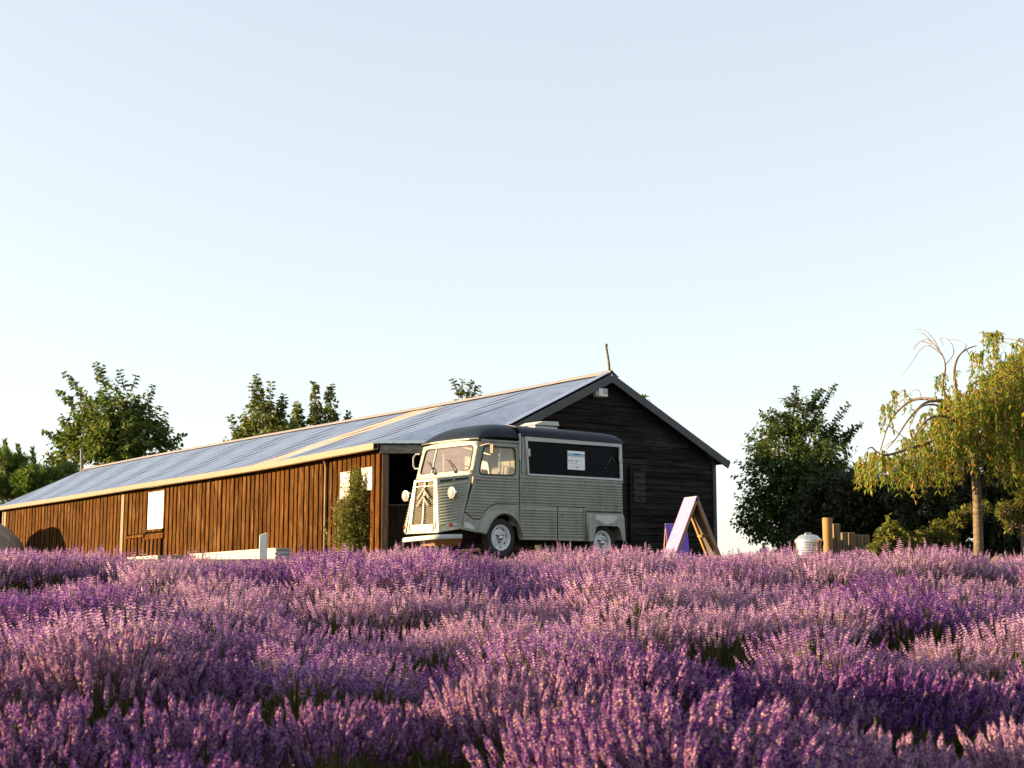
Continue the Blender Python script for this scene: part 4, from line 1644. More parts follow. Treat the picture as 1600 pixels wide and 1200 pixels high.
def rock(name, c, r, label, m_, seed):
    import bmesh
    bm = bmesh.new()
    bmesh.ops.create_icosphere(bm, subdivisions=4, radius=1)
    rr = random.Random(seed)
    fr = [(rr.uniform(-2, 2), rr.uniform(-2, 2), rr.uniform(-2, 2), rr.uniform(0, 6)) for _ in range(10)]
    planes = [(Vector((rr.gauss(0, 1), rr.gauss(0, 1), rr.gauss(0, 1))).normalized(), rr.uniform(0.72, 0.95)) for _ in range(9)]
    for v in bm.verts:
        d = v.co.normalized()
        rad = 1.0
        for n, lim in planes:
            k = d.dot(n)
            if k > 0.2:
                rad = min(rad, lim / k)
        rad += sum(math.sin(a * d.x * 2 + b * d.y * 2 + c_ * d.z * 2 + p) for a, b, c_, p in fr) * 0.014
        v.co = Vector((d.x * r[0], d.y * r[1], d.z * r[2])) * rad
    me = bpy.data.meshes.new(name)
    bm.to_mesh(me)
    bm.free()
    me.materials.append(m_)
    me.polygons.foreach_set("use_smooth", [True] * len(me.polygons))
    me.set_sharp_from_angle(angle=math.radians(28))
    o = link(name, me)
    o.location = c
    tag(o, label, 'rock')
    return o


q = at(-118, 890, 46.3)
rock('boulder', Vector((q.x, q.y, EYE + 0.4)), (3.25, 2.2, 2.3), 'pale granite boulder against the far end of the barn wall', M['stone'], 3)
rock('garden_stone', at(1530, 881, 21.6), (0.17, 0.15, 0.13), 'brown stone at the foot of the weeping tree trunk', M['stone_dark'], 5)
rock('garden_stone', at(1562, 882, 21.4), (0.19, 0.15, 0.16), 'larger brown stone just right of the weeping tree trunk', M['stone_dark'], 8)

bq = at(1264, 880, 24.0)
binz = ground_z(bq.x, bq.y)
bino = empty('metal_bin', (bq.x, bq.y, binz), 'round galvanised bin with a domed lid beside the timber post', 'bin')
tz = at(1264, 846, 24.0).z - binz
mb = MB()
prof = [(0.19, 0.0), (0.205, 0.02)]
for i in range(5):
    h = 0.05 + i * (tz - 0.08) / 5
    prof += [(0.208, h), (0.214, h + 0.015), (0.208, h + 0.03)]
prof += [(0.212, tz - 0.03), (0.218, tz)]
mb.lathe(prof, (0, 0, 0), UP, 28)
mb.build('drum', M['steel'], bino, smooth=40)
mb = MB()
mb.lathe([(0.226, tz - 0.03), (0.232, tz + 0.005), (0.225, tz + 0.03), (0.19, tz + 0.055), (0.15, tz + 0.095), (0.10, tz + 0.112), (0, tz + 0.118)], (0, 0, 0), UP, 28)
mb.build('lid', M['steel'], bino, smooth=50)
mb = MB()
mb.tube([(0.05, 0, tz + 0.11), (0.05, 0, tz + 0.14), (-0.05, 0, tz + 0.14), (-0.05, 0, tz + 0.11)], 0.008, 6)
mb.build('handle', M['steel'], bino, smooth=60)

pq = at(1294, 860, 23.8)
mb = MB()
zt = at(1294, 809, 23.8).z
gz = ground_z(pq.x, pq.y)
mb.lathe([(0.080, gz - 0.1 - 1), (0.082, zt - 1.012), (0.074, zt - 1), (0, zt - 1)], (pq.x, pq.y, 1), UP, 20)
tag(mb.build('timber_post', M['post'], smooth=40), 'round golden timber post at the end of the sleeper edging', 'post')
edging = empty('sleeper_edging', (pq.x, pq.y, gz), 'low edging of upright dark timber sleepers beside the round post', 'fence')
for (x0, x1, yt) in ((1302, 1313.5, 818), (1314.8, 1324.8, 832), (1325.3, 1336, 832), (1337, 1347.5, 835), (1348.5, 1359, 835.5), (1360, 1370, 850)):
    dY = 23.9 + (x0 - 1302) * 0.012
    a, b = at(x0, yt, dY), at(x1, yt, dY)
    mb = MB()
    lo = Vector((0, 0, 0))
    tl = R.uniform(-0.006, 0.006)
    mb.hexa([(a.x - pq.x, a.y - pq.y, -0.1), (b.x - pq.x, b.y - pq.y, -0.1), (b.x - pq.x, b.y - pq.y + 0.09, -0.1), (a.x - pq.x, a.y - pq.y + 0.09, -0.1), (a.x - pq.x + tl, a.y - pq.y, a.z - gz), (b.x - pq.x + tl, b.y - pq.y, b.z - gz + tl), (b.x - pq.x + tl, b.y - pq.y + .09, b.z - gz), (a.x - pq.x + tl, a.y - pq.y + 0.09, a.z - gz)])
    bevel(mb.build('sleeper', M['sleeper'], edging), 0.008, 1)

# ------------------------------------------------------------------ trees and bushes
def leaf(m_, p, d, n, L_, wd, fold=0.25):
    """rhombus leaf with a fold along the midrib"""
    d = d.normalized()
    s = d.cross(n)
    if s.length < 1e-4:
        s = d.orthogonal()
    s.normalize()
    n = s.cross(d)
    i = len(m_.v)
    q1 = p + d * (L_ * 0.42)
    for v in (p, q1 + s * wd / 2 + n * (wd * fold), p + d * L_, q1 - s * wd / 2 + n * (wd * fold)):
        m_.v.append((v.x, v.y, v.z))
    m_.f.append((i, i + 1, i + 2))
    m_.f.append((i, i + 2, i + 3))
    m_.m.append(0)
    m_.m.append(0)


def rdir3(rr):
    while True:
        v = Vector((rr.uniform(-1, 1), rr.uniform(-1, 1), rr.uniform(-1, 1)))
        if 0.05 < v.length < 1:
            return v.normalized()


def shoot(m_, tw, p0, p1, rr, spacing, L_, wd, droop, spreadk, curve=0.12, tw_r=0.006, taper=True):
    """curved twig from p0 to p1 set with leaves"""
    ln = (p1 - p0).length
    n_ = max(2, int(ln / spacing))
    bend = rdir3(rr) * ln * curve
    pts = []
    for i in range(n_ + 1):
        f = i / n_
        pts.append(p0.lerp(p1, f) + bend * (4 * f * (1 - f)))
    for i in range(1, n_ + 1):
        d = (pts[i] - pts[i - 1]).normalized()
        for k in range(2):
            sd = rdir3(rr)
            sd = (sd - d * sd.dot(d))
            if sd.length < 0.05:
                continue
            sd.normalize()
            ld = (sd * spreadk + d * 0.55 + Vector((0, 0, -droop))).normalized()
            sc = rr.uniform(0.7, 1.25) * (1 - 0.35 * i / n_ if taper else 1)
            nn_ = (Vector((0, 0, 1)) + rdir3(rr) * 0.7)
            leaf(m_, pts[i] + sd * 0.01, ld, nn_, L_ * sc, wd * sc, rr.uniform(0.1, 0.35))
    if tw is not None:
        tw.tube([pts[0], pts[n_ // 2], pts[-1]], [tw_r * 1.5, tw_r, tw_r * 0.5], 3, False)


def tree(name, label, cat, Y, lobes, leafm, trunk_px, L_, wd, spacing, nshoot, seed, droop=0.35, spreadk=0.8, up=0.35, bark='bark', trunk_r=0.12, group=None, reach=(0.25, 1.08), tops=(), depth=0.9, curve=0.12):
    """lobes: (px, py, radius px) clumps of the crown; tops: single shoots standing out (px0,py0,px1,py1)"""
    rr = random.Random(seed)
    ppm = FPX / Y
    tb = at(trunk_px[0], trunk_px[1], Y)
    gz_ = ground_z(tb.x, tb.y)
    root = empty(name, (tb.x, tb.y, gz_), label, cat, group)
    O = Vector((tb.x, tb.y, gz_))
    crown, tw, tr = MB(), MB(), MB()
    cents = []
    for (px, py, rp) in lobes:
        dy = rr.uniform(-depth, depth) * rp / ppm
        cents.append((at(px, py, Y + dy) - O, rp / ppm))
    tot = sum(r_ ** 2 for _, r_ in cents)
    hi = max(c.z for c, _ in cents)
    lo = min(c.z - r_ for c, r_ in cents)
    fork = Vector((0, 0, max(0.5, min(lo + 0.2 * (hi - lo), hi * 0.55))))
    tr.tube([Vector((0, 0, -0.15)), Vector((trunk_r * 0.1, 0, fork.z * 0.5)), fork, Vector((0.1, 0.05, hi * 0.85))], [trunk_r * 1.15, trunk_r, trunk_r * 0.8, trunk_r * 0.3], 8)
    for c, r_ in cents:
        st_ = fork.lerp(Vector((0.1, .05, hi * .85)), rr.uniform(0, .6))
        mid = st_.lerp(c, 0.5) + Vector((0, 0, 0.08)) + rdir3(rr) * 0.08
        tr.tube([st_, mid, c], [trunk_r * 0.45, trunk_r * 0.3, trunk_r * 0.12], 5, False)
        n_ = max(6, int(nshoot * r_ ** 2 / tot))
        for _ in range(n_):
            d = rdir3(rr)
            d = (d + Vector((0, 0, up)) * rr.uniform(0.2, 1)).normalized()
            k0, k1 = rr.uniform(reach[0] * 0.5, reach[0] * 2.2), rr.uniform(0.72, reach[1])
            if rr.random() < 0.12:
                k1 *= 1.18
            shoot(crown, tw, c + d * (r_ * k0), c + d * (r_ * k1) + Vector((0, 0, r_ * 0.08)), rr, spacing, L_, wd, droop, spreadk, curve, 0.004 + 0.0012 * r_)
    for t_ in tops:
        p0, p1 = at(t_[0], t_[1], Y) - O, at(t_[2], t_[3], Y + rr.uniform(-.2, .2)) - O
        for k in range(3):
            j = rdir3(rr) * 0.06 * (p1 - p0).length
            shoot(crown, tw, p0 + j, p1 + j * 0.3, rr, spacing * 0.9, L_, wd, droop, spreadk, 0.05, 0.012)
    tr.build('trunk', M[bark], root, smooth=60)
    tw.build('twigs', M[bark], root)['kind'] = 'stuff'
    crown.build('crown', M[leafm], root)
    return root


# left of the barn
tree('broadleaf_tree', 'big rounded broadleaf tree rising behind the far end of the barn roof', 'tree', 64,
     [(180, 690, 62), (130, 685, 45), (215, 680, 50), (152, 648, 36), (190, 645, 40), (115, 700, 38), (250, 695, 34), (170, 618, 22), (212, 655, 30), (185, 720, 50), (130, 640, 26), (110, 725, 40), (262, 715, 26)],
     'leaf_a', (175, 760), 0.33, 0.22, 0.15, 720, 21, 0.5, 0.85, 0.5, trunk_r=0.3,
     tops=[(165, 610, 148, 568), (135, 625, 102, 584), (195, 610, 187, 580), (225, 640, 239, 603), (205, 610, 212, 588), (240, 700, 288, 678), (120, 640, 92, 612), (110, 690, 70, 676), (150, 600, 160, 572)])
tree('conifer_tree', 'feathery green conifer standing left of the barn roof', 'tree', 58,
     [(20, 760, 40), (55, 765, 36), (85, 755, 24), (30, 735, 22), (5, 725, 22), (70, 775, 30), (105, 745, 20), (-12, 775, 34), (95, 772, 26)],
     'leaf_con', (20, 800), 0.30, 0.075, 0.05, 950, 22, -0.35, 0.55, 0.9, trunk_r=0.2, curve=0.06,
     tops=[(15, 730, 8, 690), (30, 735, 28, 698), (52, 740, 50, 702), (0, 720, -5, 690)])
tree('round_tree', 'leafy tree showing over the middle of the barn roof', 'tree', 53,
     [(410, 680, 40), (440, 672, 28), (385, 690, 24), (408, 650, 22), (425, 650, 20), (450, 690, 25), (370, 705, 24), (430, 710, 40)],
     'leaf_pop', (415, 730), 0.28, 0.19, 0.13, 420, 23, 0.45, 0.85, 0.5, trunk_r=0.2,
     tops=[(405, 640, 401, 586), (410, 640, 403, 595), (418, 645, 424, 598), (440, 650, 443, 617), (375, 690, 360, 652), (385, 675, 382, 648), (397, 640, 394, 600), (438, 655, 440, 622)])
for (px, yt, yb, wpx, sd, lab) in ((465, 628, 690, 12, 31, 'short narrow tree next to the leafy tree over the barn roof'), (492, 597, 690, 13, 32, 'tallest narrow column tree over the middle of the barn roof'), (517, 602, 690, 14, 33, 'narrow column tree with a blunt top next to the tallest one'), (543, 645, 680, 7, 34, 'tiny treetop peeping over the barn ridge')):
    n_ = max(3, int((yb - yt) / 9))
    lob = [(px + R.uniform(-2, 2), yt + 6 + (yb - yt) * (i + .5) / n_, wpx * (0.35 + 0.65 * min(1, (i + .6) / (n_ * .6)))) for i in range(n_)]
    tree('column_tree', lab, 'tree', 58.5, lob, 'leaf_pop', (px, yb + 20), 0.26, 0.16, 0.11, 170 if wpx > 8 else 40, sd, 0.35, 0.8, 0.9, trunk_r=0.1, group='narrow trees behind the barn', tops=[(px, yt + 22, px + R.uniform(-2, 2), yt)])
tree('sapling_top', 'spray of leafy shoots showing above the near part of the barn ridge', 'tree', 45,
     [(722, 625, 12), (735, 628, 13), (715, 640, 14), (725, 665, 26), (740, 690, 30)], 'leaf_pop', (722, 680), 0.19, 0.11, 0.10, 110, 35, 0.3, 0.8, 0.8, trunk_r=0.06,
     tops=[(718, 622, 707, 594), (722, 622, 722, 594), (730, 622, 737, 596), (735, 622, 748, 603), (742, 628, 752, 614)])
tree('treetop_tuft', 'tiny tuft of leaves above the right slope of the barn roof', 'tree', 46, [(1008, 626, 7), (1001, 630, 6), (1000, 650, 16), (1006, 676, 24), (990, 690, 26)], 'leaf_pop', (1008, 680), 0.18, 0.10, 0.1, 90, 36, 0.3, .8, .8, trunk_r=0.04)
# right of the barn
tree('dark_tree', 'large dark green tree standing right of the barn gable', 'tree', 36,
     [(1240, 760, 62), (1200, 740, 48), (1285, 735, 48), (1220, 690, 46), (1265, 685, 44), (1300, 700, 34), (1185, 790, 40), (1205, 820, 44), (1245, 650, 34), (1280, 780, 50), (1190, 690, 26), (1240, 830, 50), (1175, 820, 30), (1310, 740, 28)],
     'leaf_dark', (1245, 870), 0.17, 0.10, 0.08, 1250, 41, 0.5, 0.85, 0.45, trunk_r=0.14,
     tops=[(1230, 660, 1203, 640), (1240, 650, 1245, 605), (1270, 650, 1305, 600), (1290, 680, 1325, 632), (1300, 700, 1336, 664), (1200, 700, 1168, 700), (1215, 660, 1188, 645), (1320, 690, 1345, 662), (1265, 640, 1275, 610), (1260, 640, 1285, 608)])
tree('dark_bush', 'broad dark bush between the dark tree and the weeping tree', 'bush', 33,
     [(1300, 790, 48), (1345, 790, 50), (1395, 800, 50), (1320, 835, 46), (1380, 840, 46), (1270, 835, 40), (1345, 755, 26)],
     'leaf_bush', (1340, 870), 0.20, 0.10, 0.075, 1500, 42, 0.1, 0.8, 0.4, trunk_r=0.1)
tree('dark_bush', 'dark bush mass behind the weeping tree trunk', 'bush', 31,
     [(1450, 800, 55), (1500, 790, 55), (1550, 800, 55), (1600, 790, 60), (1650, 800, 60), (1470, 740, 40), (1530, 735, 45), (1590, 730, 50), (1640, 740, 50), (1450, 840, 45), (1520, 845, 45), (1590, 845, 45), (1420, 760, 35), (1440, 872, 30), (1500, 875, 30), (1560, 872, 32), (1600, 872, 32), (1645, 870, 36)],
     'leaf_bush', (1540, 880), 0.20, 0.10, 0.08, 2400, 43, 0.1, 0.8, 0.4, trunk_r=0.12)
tree('leafy_shrub', 'bright green leafy shrub just right of the sleeper edging', 'shrub', 23.2,
     [(1385, 845, 18), (1405, 850, 20), (1395, 830, 14), (1425, 855, 20), (1375, 860, 16)], 'leaf_hedge', (1395, 875), 0.12, 0.085, 0.06, 220, 44, 0.3, 0.8, 0.6, trunk_r=0.03,
     tops=[(1390, 835, 1388, 806)])
tree('golden_hedge', 'low olive shrub catching the sun left of the weeping tree trunk', 'shrub', 23.3,
     [(1448, 840, 15), (1470, 828, 15), (1495, 816, 15), (1515, 803, 13), (1538, 796, 11), (1430, 848, 13), (1485, 842, 14)], 'leaf_hedge', (1490, 875), 0.095, 0.045, 0.05, 380, 45, 0.0, 0.8, 0.5, trunk_r=0.04)
tree('golden_hedge', 'olive shrub behind the weeping tree at the right edge of the field', 'shrub', 23.3,
     [(1572, 802, 18), (1605, 790, 24), (1640, 800, 28), (1585, 822, 16)], 'leaf_hedge', (1600, 875), 0.095, 0.045, 0.055, 340, 46, 0.0, 0.8, 0.5, trunk_r=0.04)

# weeping tree
YW = 22.0
rr = random.Random(77)
q0 = at(1529, 884, YW)
gzw = ground_z(q0.x, q0.y)
weep = empty('weeping_tree', (q0.x, q0.y, gzw), 'weeping tree with a pale straight trunk, hanging yellow green leaves and bare arching twigs', 'tree')
OW = Vector((q0.x, q0.y, gzw))
W_ = lambda px, py, dy=0.0: at(px, py, YW + dy) - OW
mb = MB()
mb.tube([W_(1529, 890), W_(1529, 850), W_(1527.5, 800), W_(1526, 760), W_(1523, 720), W_(1518, 690), W_(1512, 668)], [0.086, 0.075, 0.071, 0.069, 0.066, 0.06, 0.04], 14)
mb.build('trunk', M['bark_pale'], weep, smooth=180)
limbs = [
    [(1519, 695, 0), (1502, 655, .1), (1480, 622, .2), (1473, 600, .2), (1477, 575, .2), (1473, 556, .2), (1464, 544, .2)],
    [(1500, 650, .1), (1494, 610, -.1), (1491, 580, -.1), (1497, 558, -.1), (1510, 546, -.1), (1526, 540, -.1)],
    [(1517, 695, 0), (1490, 680, -.3), (1450, 692, -.6), (1415, 703, -.8), (1385, 711, -.9), (1370, 706, -.9), (1362, 699, -.9), (1355, 702, -.9)],
    [(1490, 640, .1), (1465, 626, .3), (1430, 624, .5), (1405, 640, .6), (1388, 665, .7), (1375, 705, .7)],
    [(1470, 626, .2), (1445, 630, -.2), (1420, 655, -.4), (1400, 685, -.5), (1385, 702, -.5)],
    [(1510, 685, 0), (1480, 705, .4), (1450, 718, .6), (1425, 722, .7)],
    [(1522, 700, 0), (1545, 660, .3), (1575, 635, .5), (1610, 625, .6), (1650, 650, .7)],
    [(1520, 690, 0), (1540, 640, -.5), (1560, 600, -.8), (1595, 575, -.9), (1640, 570, -.9)],
    [(1524, 700, 0), (1560, 690, -.6), (1600, 690, -.9), (1640, 720, -1.0)],
    [(1515, 680, 0), (1535, 625, .7), (1550, 590, 1.1), (1590, 555, 1.2), (1630, 540, 1.2)],
    [(1512, 675, 0), (1505, 630, .5), (1520, 600, .8), (1550, 590, .9), (1580, 600, 1)],
    [(1518, 690, 0), (1495, 660, -.6), (1465, 650, -1), (1440, 665, -1.2), (1420, 700, -1.2)],
    [(1500, 660, 0), (1478, 640, -.1), (1455, 632, -.3), (1435, 640, -.4), (1420, 670, -.5)],
    [(1545, 650, .2), (1575, 600, .2), (1600, 585, .2)],
    [(1530, 720, 0), (1505, 735, -.3), (1490, 738, -.5)], [(1530, 700, 0), (1575, 745, -.4), (1605, 765, -.6)],
]


def smooth_path(pts, k=5):
    """Catmull-Rom curve through the points"""
    P = [pts[0] * 2 - pts[1]] + pts + [pts[-1] * 2 - pts[-2]]
    out = []
    for a, b, c, d in zip(P, P[1:], P[2:], P[3:]):
        for i in range(k):
            t = i / k
            out.append(0.5 * (2 * b + (c - a) * t + (2 * a - 5 * b + 4 * c - d) * t * t + (3 * b - a - 3 * c + d) * t ** 3))
    return out + [pts[-1]]


mb = MB()
tws = MB()
for i, lm in enumerate(limbs):
    pts = smooth_path([W_(*p) for p in lm])
    r0 = 0.032 if i in (2, 3, 6, 7, 8, 9, 11) else (0.03 if i < 2 else 0.024)
    mb.tube(pts, [r0 * (1 - 0.75 * k / (len(pts) - 1)) for k in range(len(pts))], 7, False)
mb.build('limbs', M['limb'], weep, smooth=180)
bare = [
    [(1473, 556), (1452, 540), (1437, 548), (1425, 566), (1409, 587)], [(1471, 553), (1460, 532), (1447, 518), (1431, 514)],
    [(1466, 545), (1448, 530), (1434, 538), (1428, 547)], [(1476, 572), (1490, 552), (1484, 533), (1470, 527), (1474, 540)],
    [(1464, 543), (1445, 523), (1432, 520)], [(1497, 558), (1510, 540), (1497, 532), (1480, 530)], [(1510, 546), (1517, 560), (1520, 573)], [(1455, 538), (1438, 533), (1426, 545)],
    [(1430, 624), (1405, 628), (1392, 650), (1378, 655), (1368, 652)], [(1405, 640), (1390, 645), (1380, 662)], [(1440, 624), (1436, 610), (1426, 611), (1420, 617)],
    [(1420, 620), (1410, 610), (1404, 618)], [(1385, 711), (1368, 722), (1352, 736)], [(1400, 685), (1380, 700), (1372, 708)], [(1388, 665), (1408, 680), (1422, 690)],
    [(1450, 692), (1430, 685), (1412, 690)], [(1460, 626), (1452, 640), (1456, 665)], [(1500, 640), (1520, 610), (1530, 600)], [(1600, 535), (1580, 530), (1560, 528), (1540, 518), (1530, 520)], [(1590, 545), (1570, 535), (1550, 535)],
]
for b in bare:
    dy = rr.uniform(-.3, .3)
    pts = smooth_path([W_(p[0], p[1], dy + 0.25 * k_) for k_, p in enumerate(b)])
    n_ = len(pts)
    tws.tube(pts, [0.0085 * (1 - 0.65 * k / (n_ - 1)) for k in range(n_)], 4, False)
crown = MB()


def hang(p, L_):
    """twig that arches out and hangs, set with drooping leaves"""
    d = rdir3(rr)
    d.z = 0.15
    d.normalize()
    n_ = max(3, int(L_ / 0.055))
    pts = []
    for i in range(n_ + 1):
        f = i / n_
        pts.append(p + d * (0.22 * L_ * math.sqrt(f)) + Vector((0, 0, 0.12 * L_ * f - 0.95 * L_ * f * f)))
    tws.tube([pts[0], pts[n_ // 2], pts[-1]], [0.006, 0.005, 0.003], 3, False)
    for i in range(1, n_ + 1):
        for k in range(2):
            sd = rdir3(rr)
            ld = (sd * 0.75 + Vector((0, 0, -0.85))).normalized()
            sc = rr.uniform(0.7, 1.25)
            leaf(crown, pts[i], ld, sd + Vector((0, 0, .4)), 0.10 * sc, 0.037 * sc, 0.25)


# where leaves hang: (px, py, rx, ry, count) clumps of the photographed crown
for (px, py, rx, ry, n_) in ((1372, 722, 26, 12, 26), (1352, 735, 14, 10, 10), (1405, 735, 20, 18, 18), (1440, 715, 30, 28, 34), (1475, 720, 26, 32, 36), (1490, 680, 26, 30, 34), (1460, 660, 24, 20, 18), (1500, 640, 24, 24, 26), (1535, 640, 30, 36, 48), (1570, 625, 30, 45, 55), (1600, 640, 30, 60, 60), (1640, 650, 34, 70, 60), (1560, 690, 28, 28, 36), (1590, 720, 26, 26, 28), (1630, 730, 30, 30, 26), (1580, 580, 24, 18, 26), (1610, 560, 24, 22, 28), (1545, 600, 18, 14, 12), (1405, 622, 12, 8, 4), (1470, 600, 10, 8, 4), (1500, 690, 20, 24, 22), (1530, 560, 10, 6, 3), (1380, 640, 8, 4, 3), (1550, 530, 14, 5, 5), (1420, 700, 16, 12, 8), (1445, 690, 24, 20, 14)):
    for _ in range(int(n_ * (1.7 if px < 1480 else 3.2))):
        hang(W_(px + rr.gauss(0, rx * 0.55), py + rr.gauss(0, ry * 0.5) - 10, rr.uniform(-1.3, 1.3)), rr.uniform(0.22, 0.5))
tws.build('twigs', M['bark'], weep)['kind'] = 'stuff'
crown.build('crown', M['leaf_cherry'], weep)

# climber on the barn wall
rr = random.Random(88)
cp = wallpt(u_of_px(560), 0, 0.35)
gzc = ground_z(cp.x, cp.y)
climb = empty('climbing_shrub', (cp.x, cp.y, gzc), 'tall olive climbing shrub growing up the barn wall beside the opening', 'shrub')
OC = Vector((cp.x, cp.y, gzc))
crown, tws = MB(), MB()
Yc = cp.y
for (px, py, rp, n_) in ((562, 850, 34, 120), (560, 825, 32, 130), (558, 800, 27, 110), (560, 775, 20, 70), (558, 755, 12, 30), (577, 790, 16, 40), (540, 815, 16, 40), (580, 830, 18, 50), (545, 845, 22, 60), (575, 860, 25, 70)):
    for _ in range(int(n_ * 1.7)):
        a = at(px + rr.gauss(0, rp * .52), py + rr.gauss(0, rp * .42), Yc + rr.uniform(-.25, .2)) - OC
        b = a + Vector((rr.uniform(-.12, .12), rr.uniform(-.12, .08), rr.uniform(0.08, 0.26)))
        shoot(crown, tws if rr.random() < .4 else None, a, b, rr, 0.035, 0.085, 0.036, 0.2, 0.8, 0.1, 0.003)
for (x0, y0, x1, y1) in ((556, 765, 553, 735), (560, 770, 566, 745), (535, 800, 522, 768), (585, 800, 592, 770), (545, 780, 538, 760), (575, 770, 580, 748)):
    shoot(crown, tws, at(x0, y0, Yc) - OC, at(x1, y1, Yc) - OC, rr, 0.03, 0.07, 0.028, 0.2, 0.8, 0.1, 0.004)
mb = MB()
for k in range(4):
    mb.tube([(rr.uniform(-.1, .1), 0, -0.05), (rr.uniform(-.15, .15), 0, .6), (rr.uniform(-.12, .12), 0, 1.3)], [0.02, 0.015, 0.008], 5)
mb.build('stem', M['bark'], climb)
tws.build('twigs', M['bark'], climb)['kind'] = 'stuff'
crown.build('crown', M['leaf_climb'], climb)

# ------------------------------------------------------------------ lavender field (one mass; plants drawn as copies of a few bushes)
def lav_plant(seed, n_sprig, detail, flower):
    rr_ = random.Random(seed)
    st_, fl = MB(), MB()
    m_ = MB()
    for k in range(n_sprig):
        az = rr_.uniform(0, 2 * math.pi)
        tl = math.radians(50) * rr_.random() ** 0.6
        L_ = rr_.uniform(0.38, 0.58) * (1 - 0.12 * (tl / 1.0) ** 2)
        h = Vector((math.cos(az), math.sin(az), 0))
        base = h * rr_.uniform(0, 0.18) + Vector((0, 0, 0.02))
        d0 = (h * math.sin(tl) + UP * math.cos(tl)).normalized()
        d1 = (h * math.sin(tl * 0.72) + UP * math.cos(tl * 0.72) + rdir3(rr_) * 0.10).normalized()
        p1 = base + d0 * (L_ * 0.6)
        p2 = p1 + d1 * (L_ * 0.4)
        r_ = 0.0016 if detail else 0.0022
        m_.mi = 0
        m_.tube([base + d0 * L_ * (0.1 if detail else 0.3), p1, p2], [r_ * 1.3, r_, r_ * 0.8], 3, False)
        # flower spike
        sl_ = rr_.uniform(0.055, 0.10) * (1.22 if detail else 1.05)
        sr = rr_.uniform(0.0082, 0.0120) * (1.32 if detail else 1.08)
        m_.mi = 1
        e1 = d1.orthogonal().normalized()
        e2 = d1.cross(e1)
        nw = max(4, int(sl_ / (0.0085 if detail else 0.0135)))
        nf = 7 if detail else 4
        for wv in range(nw):
            f = wv / (nw - 1)
            rad = sr * (0.75 + 0.45 * math.sin(math.pi * min(1, f * 0.9 + 0.15))) * (1 - 0.55 * max(0, f - 0.7) / 0.3)
            c_ = p2 + d1 * (sl_ * f)
            off = rr_.uniform(0, 6)
            for q_ in range(nf):
                a = off + 2 * math.pi * q_ / nf + rr_.uniform(-.3, .3)
                o_ = e1 * math.cos(a) + e2 * math.sin(a)
                tp = c_ + (o_ * 0.9 + d1 * 0.75).normalized() * (rad * rr_.uniform(0.9, 1.35))
                wv_ = rad * (0.42 if detail else 0.72)
                tn = d1.cross(o_).normalized()
                b0 = c_ + o_ * (rad * 0.18)
                md = c_.lerp(tp, 0.62)
                i = len(m_.v)
                if detail:
                    up_ = (tp - b0).cross(tn).normalized()
                    for v in (b0, md + tn * wv_, md - tn * wv_ * 0.7 + up_ * wv_ * .8, md - tn * wv_ * 0.7 - up_ * wv_ * .8, tp):
                        m_.v.append((v.x, v.y, v.z))
                    for t_ in ((0, 2, 1), (0, 3, 2), (0, 1, 3), (4, 1, 2), (4, 2, 3), (4, 3, 1)):
                        m_.f.append(tuple(i + x_ for x_ in t_))
                        m_.m.append(1)
                else:
                    for v in (b0, md + tn * wv_ - d1 * wv_ * .3, tp, md - tn * wv_ + d1 * wv_ * .3):
                        m_.v.append((v.x, v.y, v.z))
                    m_.f.append((i, i + 1, i + 2))
                    m_.f.append((i, i + 2, i + 3))
                    m_.m += [1, 1]
        # a lower whorl on the stem
        if rr_.random() < 0.5:
            c_ = p2 - d1 * rr_.uniform(0.015, 0.03)
            for q_ in range(4):
                a = rr_.uniform(0, 6.3)
                o_ = e1 * math.cos(a) + e2 * math.sin(a)
                tn = d1.cross(o_)
                i = len(m_.v)
                tp = c_ + (o_ + d1 * .6) * sr * 0.8
                for v in (c_, c_.lerp(tp, .6) + tn * sr * .4, tp, c_.lerp(tp, .6) - tn * sr * .4):
                    m_.v.append((v.x, v.y, v.z))
                m_.f.append((i, i + 1, i + 2))
                m_.f.append((i, i + 2, i + 3))
                m_.m += [1, 1]
    # leafy base
    m_.mi = 0
    for k in range(900 if detail else 260):
        az = rr_.uniform(0, 2 * math.pi)
        tl = math.radians(75) * math.sqrt(rr_.random())
        d0 = Vector((math.cos(az) * math.sin(tl), math.sin(az) * math.sin(tl), math.cos(tl)))
        p = d0 * rr_.uniform(0.05, 0.30)
        leaf(m_, p + Vector((0, 0, 0.02)), (d0 + rdir3(rr_) * 0.5 + UP * .3), rdir3(rr_), rr_.uniform(0.07, 0.14), 0.009 if detail else 0.014, 0.2)
    me = m_.mesh('lavender_bush', [M['lav_stem'], M[flower]])
    return bpy.data.objects.new('lavender_bush', me)      # never linked: only copied by the field


LPX = [-100, 0, 188, 206, 244, 264, 330, 430, 480, 530, 600, 650, 720, 800, 850, 880, 960, 1000, 1060, 1120, 1160, 1220, 1280, 1340, 1400, 1450, 1500, 1560, 1600, 1700]
LPY = [860, 860, 862, 880, 880, 866, 872, 879, 864, 862, 856, 855, 856, 857, 860, 855, 856, 852, 862, 868, 866, 852, 862, 864, 857, 852, 866, 874, 866, 866]
FLW = ['lav_deep', 'lav_deep', 'lav_flower', 'lav_flower', 'lav_pale', 'lav_pale']
protos = [lav_plant(100 + i, 360, True, FLW[i]) for i in range(6)] + [lav_plant(200 + i, 430, False, FLW[i]) for i in range(6)]
pts, rot, scl, idx = [], [], [], []
rr = random.Random(5)
dirv = Vector((0.945, 0.327, 0)).normalized()
nv = Vector((-dirv.y, dirv.x, 0))
org = Vector((-0.2, 5.35, 0))
